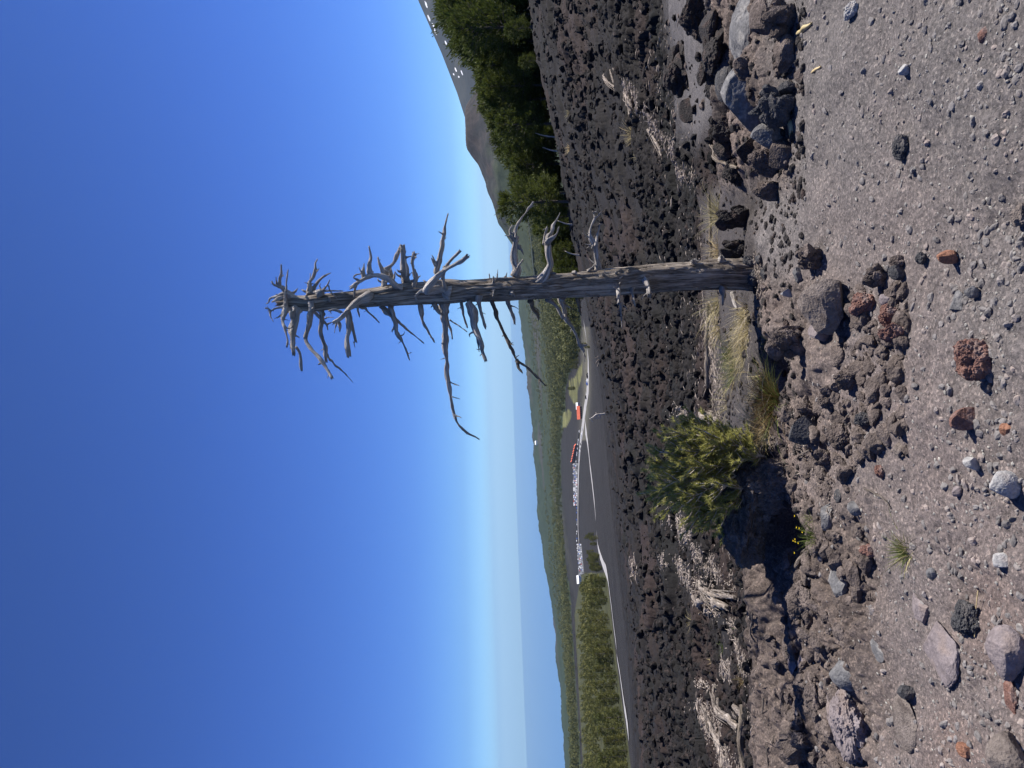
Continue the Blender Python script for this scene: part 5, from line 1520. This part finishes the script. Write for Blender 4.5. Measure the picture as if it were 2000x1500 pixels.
# ------------------------------------------------------------------ dead wood
def log(pts, label, mat='drift', name='dead_wood', lift=0.5, twigs=(), cat='dead wood', seed=1, rough=0.2, group=None):
    """a fallen limb through photo points (x, y, half width), lying on the ground"""
    P, R = [], []
    for px, py, rd in pts:
        p = hit(px, py, 1.5, 150)
        rr = rd / F * p[1] * 1.15
        p[2] = top_z(p[0], p[1], 0.08 if p[1] > 6 else 0.03) - rr * .5
        KEEP_CLEAR.append((px + rd, py, max(7, rd * 1.8)))
        P.append(p + (0, 0, rr * lift)); R.append(rr)
    P, R = np.array(P), np.array(R)
    z = P[:, 2].copy()
    if len(P) > 2: P[1:-1, 2] = np.maximum(z[1:-1], (z[:-2] + z[2:]) / 2)
    R = R * 0.9
    rs = np.random.default_rng(seed + 500)
    bits = [tube(P, R, 14, None, rough * .7, seed, True, 2.5)]
    if mat == 'drift' and R.mean() > .006:            # loose fibres split off along the grain
        for q in range(9):
            a, b = sorted(rs.uniform(-.15, 1.15, 2))
            if b - a < .25: continue
            idx = np.linspace(0, len(P) - 1, 7); u = np.clip(np.linspace(a, b, 4), 0, 1) * (len(P) - 1)
            Q = np.stack([np.interp(u, np.arange(len(P)), P[:, k]) for k in range(3)], -1)
            Q[-1] += (Q[-1] - Q[-2]) * rs.uniform(0, .6)
            off = rs.normal(size=3) * R.mean() * 1.1; off[2] = abs(off[2]) * .7
            Q = Q + off + rs.normal(size=(4, 3)) * R.mean() * .35
            bits.append(tube(Q, R.mean() * np.array([.22, .3, .24, .08]), 5, None, .2, seed + q, True))
    V, Fc, uv = merge(bits)
    c = P.mean(0)
    o = mesh(name, V - c, Fc, M[mat], True, None, uv); o.location = c
    for k, tp in enumerate(twigs):
        Q, S = [], []
        for px, py, rd, up in tp:
            q = at(np.array(float(px)), np.array(float(py)), np.array(P[:, 1].mean() + up)); Q.append(q); S.append(rd / F * q[1])
        V, Fc, uv = tube(Q, S, 7, None, rough, seed * 9 + k, True)
        mesh('twig', V - c, Fc, M[mat], True, o, uv)
    return tag(o, label, cat, group)
log([(1228, 178, 6), (1240, 202, 5), (1250, 224, 4)], 'thick grey splintered log on the lava, widest of the driftwood line', 'drift', seed=2, twigs=[[(1246, 216, 2, 0), (1238, 232, 1.2, -.2)], [(1242, 205, 1.5, 0), (1235, 214, 1, -.1)]])
log([(1176, 148, 3.5), (1186, 157, 2.5), (1196, 170, 1.5)], 'short white limb with a knobbed end at the start of the driftwood line', 'drift', seed=3)
log([(1186, 137, 1.2), (1196, 150, 1.4), (1206, 163, 1.2)], 'thin white stick parallel to the short white limb', 'drift', seed=4)
log([(1206, 133, 1), (1213, 145, .8)], 'smallest white stick at the top of the driftwood line', 'drift', seed=5)
log([(1266, 254, 3.5), (1278, 272, 3), (1290, 288, 2.5), (1300, 305, 1.6)], 'grey driftwood limb with spiky splinters below the thick log', 'drift', seed=6, twigs=[[(1282, 280, 2, 0), (1276, 300, 1, -.1)], [(1286, 284, 2, 0), (1298, 282, 1, -.1)], [(1286, 290, 2, 0), (1294, 310, 1, -.1)]])
log([(1316, 318, 2.2), (1328, 334, 1.6), (1338, 350, 1.2)], 'thin pale stick at the lower end of the driftwood line', 'drift', seed=7)
log([(1366, 1138, 6), (1382, 1152, 7), (1402, 1160, 6), (1424, 1164, 5), (1444, 1168, 4)], 'long grey log on the splintered wood heap', 'drift', seed=8, lift=1.2, twigs=[[(1384, 1152, 3, -.05), (1388, 1142, 2, -.1), (1390, 1136, 1, -.1)], [(1414, 1160, 3, -.05), (1418, 1152, 1.5, -.1)]])
log([(1386, 1152, 4), (1400, 1168, 7), (1412, 1178, 8), (1424, 1188, 6)], 'brown broken log with a burnt hollow end', 'drift', seed=9, lift=1.0)
log([(1376, 1198, 5), (1386, 1190, 6), (1394, 1184, 5)], 'stubby whitish piece of wood below the long grey log', 'drift', seed=10)
log([(1384, 1168, 7), (1376, 1178, 6), (1372, 1188, 3)], 'short forked grey stub behind the whitish piece', 'drift', seed=11)
log([(1358, 1165, 4), (1366, 1178, 4), (1374, 1190, 2)], 'reddish splintered bark strip beside the wood heap', 'drift', seed=12)
log([(1364, 800, 6), (1378, 812, 9), (1392, 822, 9), (1404, 830, 4)], 'pale peeling log behind the pine sapling', 'drift', seed=13, twigs=[[(1376, 808, 3, 0), (1364, 798, 2, -.1), (1358, 790, 1, -.2)]])
log([(1322, 790, 2.4), (1328, 806, 1.8), (1332, 822, 1.2)], 'branched pale stick on the ash above the pale peeling log', 'drift', seed=14, twigs=[[(1326, 800, 1.2, 0), (1342, 812, 1, -.1), (1350, 822, .7, -.2)], [(1324, 796, 1.2, 0), (1316, 784, .8, .2)]])
log([(1404, 1342, 5), (1408, 1366, 5), (1414, 1386, 6), (1428, 1404, 8), (1440, 1424, 6)], 'curved flaking brown and white log near the frame edge', 'drift', seed=15)
log([(1374, 1380, 3), (1384, 1406, 4), (1392, 1432, 6), (1402, 1464, 9), (1410, 1500, 10)], 'long splintered silver log running to the frame edge', 'drift', seed=16, twigs=[[(1376, 1390, 2, 0), (1390, 1412, 1.5, -.1), (1398, 1424, 1, -.1)]])
log([(1450, 1376, 5), (1452, 1410, 6), (1452, 1450, 7), (1454, 1505, 6)], 'dark brown plank like log beside the splintered silver log', 'trunk', seed=17)
log([(1438, 1380, 5), (1446, 1396, 5), (1450, 1412, 3)], 'pale wedge of wood leaning on the dark brown log', 'drift', seed=18)
log([(1500, 1362, 1.6), (1500, 1378, 1.4), (1499, 1392, 1)], 'forked thin white twig on the black lava near the bank', 'drift', seed=19, twigs=[[(1500, 1352, 1.2, 0), (1494, 1344, 1, 0), (1493, 1342, .8, 0)], [(1500, 1354, 1.2, 0), (1504, 1346, 1, 0), (1500, 1340, .8, 0)], [(1500, 1354, 1.1, 0), (1508, 1362, .8, 0)]])
log([(1511, 1436, 1.4), (1512, 1452, 1)], 'short straight white stick on the lava near the bank', 'drift', seed=20)
log([(1506, 1456, 1.6), (1507, 1476, 1.4), (1508, 1494, 1.2)], 'crooked white stick end to end with the short straight one', 'drift', seed=21)
log([(1508, 1196, 1.4), (1504, 1212, 1.5), (1496, 1236, 1.6), (1494, 1252, 1.6)], 'thin bent pale branch on lava beside the brown outcrop', 'drift', seed=22)
log([(1540, 1268, 3), (1552, 1274, 3.4), (1556, 1292, 3), (1552, 1318, 2)], 'curved pale root lying along the thin grey slabs', 'drift', seed=23)
log([(1594, 1076, 3.5), (1584, 1088, 4), (1574, 1104, 4.5)], 'thick pale stick below the shaded boulder', 'drift', seed=24, cat='stick', name='stick')
log([(1562, 1064, 1.4), (1556, 1084, 1.4), (1548, 1112, 1.2)], 'thin bundle of pale stalks beside the thick pale stick', 'drift', seed=25, cat='stick', name='stick')
log([(1700, 953, 1.6), (1722, 966, 2), (1738, 980, 1.8), (1746, 993, 1)], 'curved bleached stick lying on the pinkish soil', 'drift', name='stick', cat='stick', seed=26)
log([(1906, 1154, 1.1), (1903, 1200, 1), (1902, 1244, .8)], 'thin yellow straw stalk beside the dark lava stone', 'straw', name='straw_stalk', cat='stalk', seed=27)
log([(1406, 276, 3), (1424, 292, 4), (1442, 308, 4.5), (1462, 328, 3)], 'grey curved branch stub resting under the hollow lava outcrop', 'trunk', name='stick', cat='stick', seed=28, lift=1)
log([(1530, 232, 4), (1540, 240, 6), (1544, 258, 5)], 'fresh yellow wood chip under the dark knobbly rock', 'straw', name='wood_chip', cat='wood chip', seed=29)
log([(1556, 66, 3), (1572, 55, 5), (1582, 46, 2)], 'yellow wood splinter on the gravel by the boulders', 'straw', name='wood_chip', cat='wood chip', seed=30)
log([(1584, 142, 1.5), (1592, 136, 3), (1602, 130, 1.5)], 'small yellow wood splinter near the fractured grey block', 'straw', name='wood_chip', cat='wood chip', seed=31)
log([(1388, 590, 5), (1388, 640, 6), (1387, 690, 8), (1384, 750, 5)], 'long dark half buried log behind the grass strip', 'trunk', seed=32, lift=.8)
log([(1388, 380, 3), (1390, 440, 3), (1391, 500, 3)], 'thin dark buried log behind the straw tuft', 'trunk', seed=33)
log([(1432, 572, 5), (1436, 592, 4), (1440, 604, 2)], 'pale root stub sticking out behind the trunk base', 'limb', name='root', cat='root', seed=34)
log([(1568, 895, 2), (1580, 886, 2.4), (1598, 878, 1.6)], 'short pale stick among the rubble by the shaded boulder', 'drift', name='stick', cat='stick', seed=35)
log([(1644, 1388, 3), (1650, 1396, 3), (1660, 1402, 2)], 'grey wood fragment on the pinkish grit mound', 'trunk', name='stick', cat='stick', seed=36)
# small standing snag on the plain, and the little ones
def snag(pts, label, mat, seed, y0, twigs):
    Q = [at(np.array(float(a)), np.array(float(b)), np.array(y0)) for a, b, c in pts]
    S = [c / F * y0 for a, b, c in pts]
    c0 = np.array([Q[0][0], Q[0][1], Q[0][2]])
    V, Fc, uv = tube(Q, S, 10, None, .15, seed, True)
    e = empty('small_snag', c0, label, 'dead tree')
    t = mesh('trunk', V - c0, Fc, M[mat], True, e, uv)
    for k, tp in enumerate(twigs):
        V, Fc, uv = tube([at(np.array(float(a)), np.array(float(b)), np.array(y0 + .1 * k)) for a, b, c in tp], [c / F * y0 for a, b, c in tp], 6, None, .1, seed + k, True)
        mesh('branch', V - c0, Fc, M[mat], True, e, uv)
p0 = hit(1183, 808, 30, 150)
snag([(1186, 807, 1.9), (1172, 809, 1.6), (1165, 810, 1.5), (1158, 815, 1.2), (1152, 818, .8)], 'small pale snag leaning over the lava edge before the road', 'limb', 3, p0[1], [[(1172, 810, .9), (1172, 818, .6)], [(1164, 811, .9), (1168, 817, .7), (1171, 812, .5)], [(1160, 815, .9), (1164, 818, .6)], [(1154, 819, .8), (1158, 824, .6)], [(1165, 810, .8), (1164, 806, .6)]])
p0 = hit(1172, 702, 30, 150)
snag([(1172, 690, .8), (1168, 697, .9), (1171, 704, .8), (1166, 716, .6)], 'white twiggy snag on the lava edge near the road bend', 'drift', 6, p0[1] - 1, [[(1168, 697, .6), (1162, 699, .5)], [(1171, 704, .7), (1172, 712, .5)], [(1170, 700, .6), (1163, 710, .5)]])
p0 = hit(1250, 1130, 10, 150)
snag([(1252, 1132, 2.2), (1246, 1112, 1.8), (1240, 1094, 1.4), (1238, 1080, 1.2)], 'small spiky snag on the black lava before the grove', 'drift', 8, p0[1], [[(1246, 1112, 1), (1238, 1118, .6)], [(1243, 1102, 1), (1236, 1106, .6)], [(1248, 1120, 1), (1256, 1112, .6)], [(1242, 1098, .9), (1250, 1092, .6)], [(1250, 1126, 1), (1240, 1132, .6)], [(1240, 1090, .9), (1234, 1094, .6)]])

# splinters and bark crumbs
def litter():
    r = np.random.default_rng(77)
    zonesl = [((1318, 1010), (1420, 1140), 22, 300), ((1308, 1085), (1400, 1200), 16, 200), ((1366, 1370), (1430, 1510), 22, 330), ((1360, 1330), (1400, 1345), 12, 60), ((1430, 1210), (1462, 1320), 10, 120), ((1420, 1290), (1430, 1330), 8, 50), ((1225, 160), (1345, 360), 12, 220), ((1385, 600), (1400, 800), 20, 200), ((1490, 830), (1530, 870), 16, 90),
              ((1560, 800), (1640, 1000), 40, 60), ((1320, 800), (1410, 860), 24, 90), ((1480, 500), (1494, 580), 9, 30), ((1240, 1090), (1250, 1130), 8, 60), ((1280, 60), (1480, 1450), 60, 200)]
    parts, jobs = [], []
    for (a, b, sp, n) in zonesl:
        ax = math.atan2(b[1] - a[1], b[0] - a[0])
        for k in range(int(n * 4.5)):
            u = r.random()
            px = a[0] + (b[0] - a[0]) * u + r.normal(0, sp * .42); py = b[1] * u + a[1] * (1 - u) + r.normal(0, sp * .42)
            jobs.append((hit(px, py, 1.5, 100, False), ax, sp))
            if sp < 50: KEEP_CLEAR.append((px, py, 3.0))
    P = np.array([j[0] for j in jobs])
    dd = np.array([(0, 0), (1, 0), (-1, 0), (0, 1), (0, -1)]) * .06
    zt = np.max([ground_z(P[:, 0] + d[0], P[:, 1] + d[1]) for d in dd], axis=0)
    P[:, 2] = zt
    for p, (_, ax, sp) in zip(P, jobs):
        m = p[1] / F
        L = r.uniform(3, 13) * m * (1.0 if r.random() < .75 else 2.2); w = r.uniform(.4, 1.25) * m
        d = np.array([-math.sin(ax), math.cos(ax) * 1.4, 0]) + r.normal(0, .55, 3); d[2] *= .35; d /= np.linalg.norm(d)
        s = np.cross(d, (0, 0, 1)); s /= np.linalg.norm(s) + 1e-9
        q = p + (0, 0, w * .8 + .006)
        bow = np.array([0, 0, L * r.uniform(0, .08)])
        v = np.array([q - d * L / 2, q - d * L * .2 + s * w + bow, q + d * L / 2, q - d * L * .1 - s * w + bow, q + (0, 0, w * .9) + bow, q - (0, 0, w)])
        parts.append((v, np.array([(0, 1, 4), (1, 2, 4), (2, 3, 4), (3, 0, 4), (1, 0, 5), (2, 1, 5), (3, 2, 5), (0, 3, 5)], np.int32), np.stack([r.random() + r.random(6) * .05, r.random() * 3 + r.random(6) * .2], -1)))
    v, f, u = merge(parts)
    o = mesh('wood_litter', v, f, M['splinter'], False, None, u)
    tag(o, 'bleached splinters and bark crumbs strewn over the lava', None, None, 'stuff')
litter()
# gravel and clinker: too many to count
def scatter(name, n, pick, smin, smax, mat, label, sub=1, power=2.5, flat=0.7, seed=1, sink=0.25, rag=0.3):
    r = np.random.default_rng(seed)
    px, py = pick(r, n)
    P = []
    for a, b in zip(px, py):
        P.append(hit(a, b, 1.5, 130, False))
    P = np.array(P)
    zz = zones(P[:, 0], P[:, 1])
    if name == 'clinker':
        keep = (zz[3] > 0.55) & (r.random(n) > zz[4] * 0.85)
        if KEEP_CLEAR:
            kc = np.array(KEEP_CLEAR)
            keep &= np.array([((((kc[:, 0] - a) / kc[:, 2]) ** 2 + ((kc[:, 1] - b) / kc[:, 2]) ** 2) > 1).all() for a, b in zip(px, py)])
        P = P[keep]; n = len(P)
    P[:, 2] = ground_z(P[:, 0], P[:, 1])
    B, Fb = ICO[sub]
    base = []
    for k in range(24):
        base.append(rock_shape(seed * 50 + k, sub, 'rough' if k % 3 else 'block', (1, 1, 1)) * (1 + rag * (vn3(B * 2.2 + k * 7, k) - 0.5))[:, None])
    Vs = []
    s = smin + (smax - smin) * r.random(n) ** power
    s = s * np.clip(P[:, 1] / 13, 0.6, 2.6) if name == 'clinker' else s
    an = r.random(n) * 6.283; ax = r.uniform(0.65, 1.3, n); fz = r.uniform(flat * 0.7, flat * 1.3, n); kk = r.integers(0, 24, n)
    for k in range(n):
        v = base[kk[k]] * (s[k] * ax[k], s[k] / ax[k], s[k] * fz[k])
        c, q = math.cos(an[k]), math.sin(an[k])
        Vs.append(np.stack([v[:, 0] * c - v[:, 1] * q, v[:, 0] * q + v[:, 1] * c, v[:, 2]], -1) + P[k] + (0, 0, s[k] * fz[k] * (1 - 2 * sink) * 0.6))
    V = np.concatenate(Vs)
    Fq = (Fb[None] + (np.arange(n) * len(B))[:, None, None]).reshape(-1, 3)
    o = mesh(name, V, Fq, M[mat], False)
    return tag(o, label, None, None, 'stuff')
def near_pick(r, n):
    px = 1560 + 440 * r.random(n) ** 0.8; py = r.random(n) * 1560 - 30
    cl = (fbm2(px * 0.012, py * 0.012, 3, 41) > -0.12) | (r.random(n) < 0.35)
    px, py = np.where(cl, px, 1600 + 400 * r.random(n)), py
    return px, py
scatter('gravel', 5200, near_pick, 0.0018, 0.019, 'gravel', 'loose grey gravel over the near slope', 1, 7.0, 0.65, 3, 0.4)
scatter('pale_gravel', 1500, near_pick, 0.002, 0.008, 'chips', 'scattered pale chips in the grey gravel', 1, 2.5, 0.6, 4)
def berm_pick(r, n):
    k = r.random(n)
    px = np.where(k < 0.55, r.uniform(1520, 1690, n), np.where(k < 0.8, r.uniform(1640, 1780, n), r.uniform(1290, 1560, n)))
    py = np.where(k < 0.55, r.uniform(780, 1530, n), np.where(k < 0.8, r.uniform(560, 900, n), r.uniform(-20, 340, n)))
    return px, py
scatter('rubble', 1700, berm_pick, 0.004, 0.055, 'brown', 'brown broken rubble along the bank edge', 2, 5.0, 0.75, 5, 0.4)
def lava_pick(r, n):
    px, py = [], []
    while len(px) < n:
        a = r.uniform(1040, 1500, n); b = r.uniform(-40, 1540, n)
        top = np.interp(b, [0, 200, 400, 560, 700, 1000, 1250, 1500], [1032, 1078, 1118, 1140, 1178, 1205, 1235, 1262])
        a = top + (1470 - top) * r.random(n) ** 1.25
        ps = at(a, b, np.interp(a - top, [0, 60, 150, 250, 400], [70, 28, 15, 9, 6]))
        zz = zones(ps[:, 0], ps[:, 1])
        ok = (r.random(n) > zz[4] * 0.6)
        px += list(a[ok]); py += list(b[ok])
    return np.array(px[:n]), np.array(py[:n])
scatter('clinker', 30000, lava_pick, 0.009, 0.10, 'clinker', 'black jagged clinker covering the lava field', 1, 6.5, 0.85, 6, 0.2, 0.5)

def crest_pick(r, n):
    return r.uniform(1372, 1570, n), r.uniform(-20, 1000, n)
scatter('cinders', 3200, crest_pick, 0.003, 0.030, 'lava', 'small dark cinders lying on the ash behind the crest', 1, 5.0, 0.7, 8, 0.3)
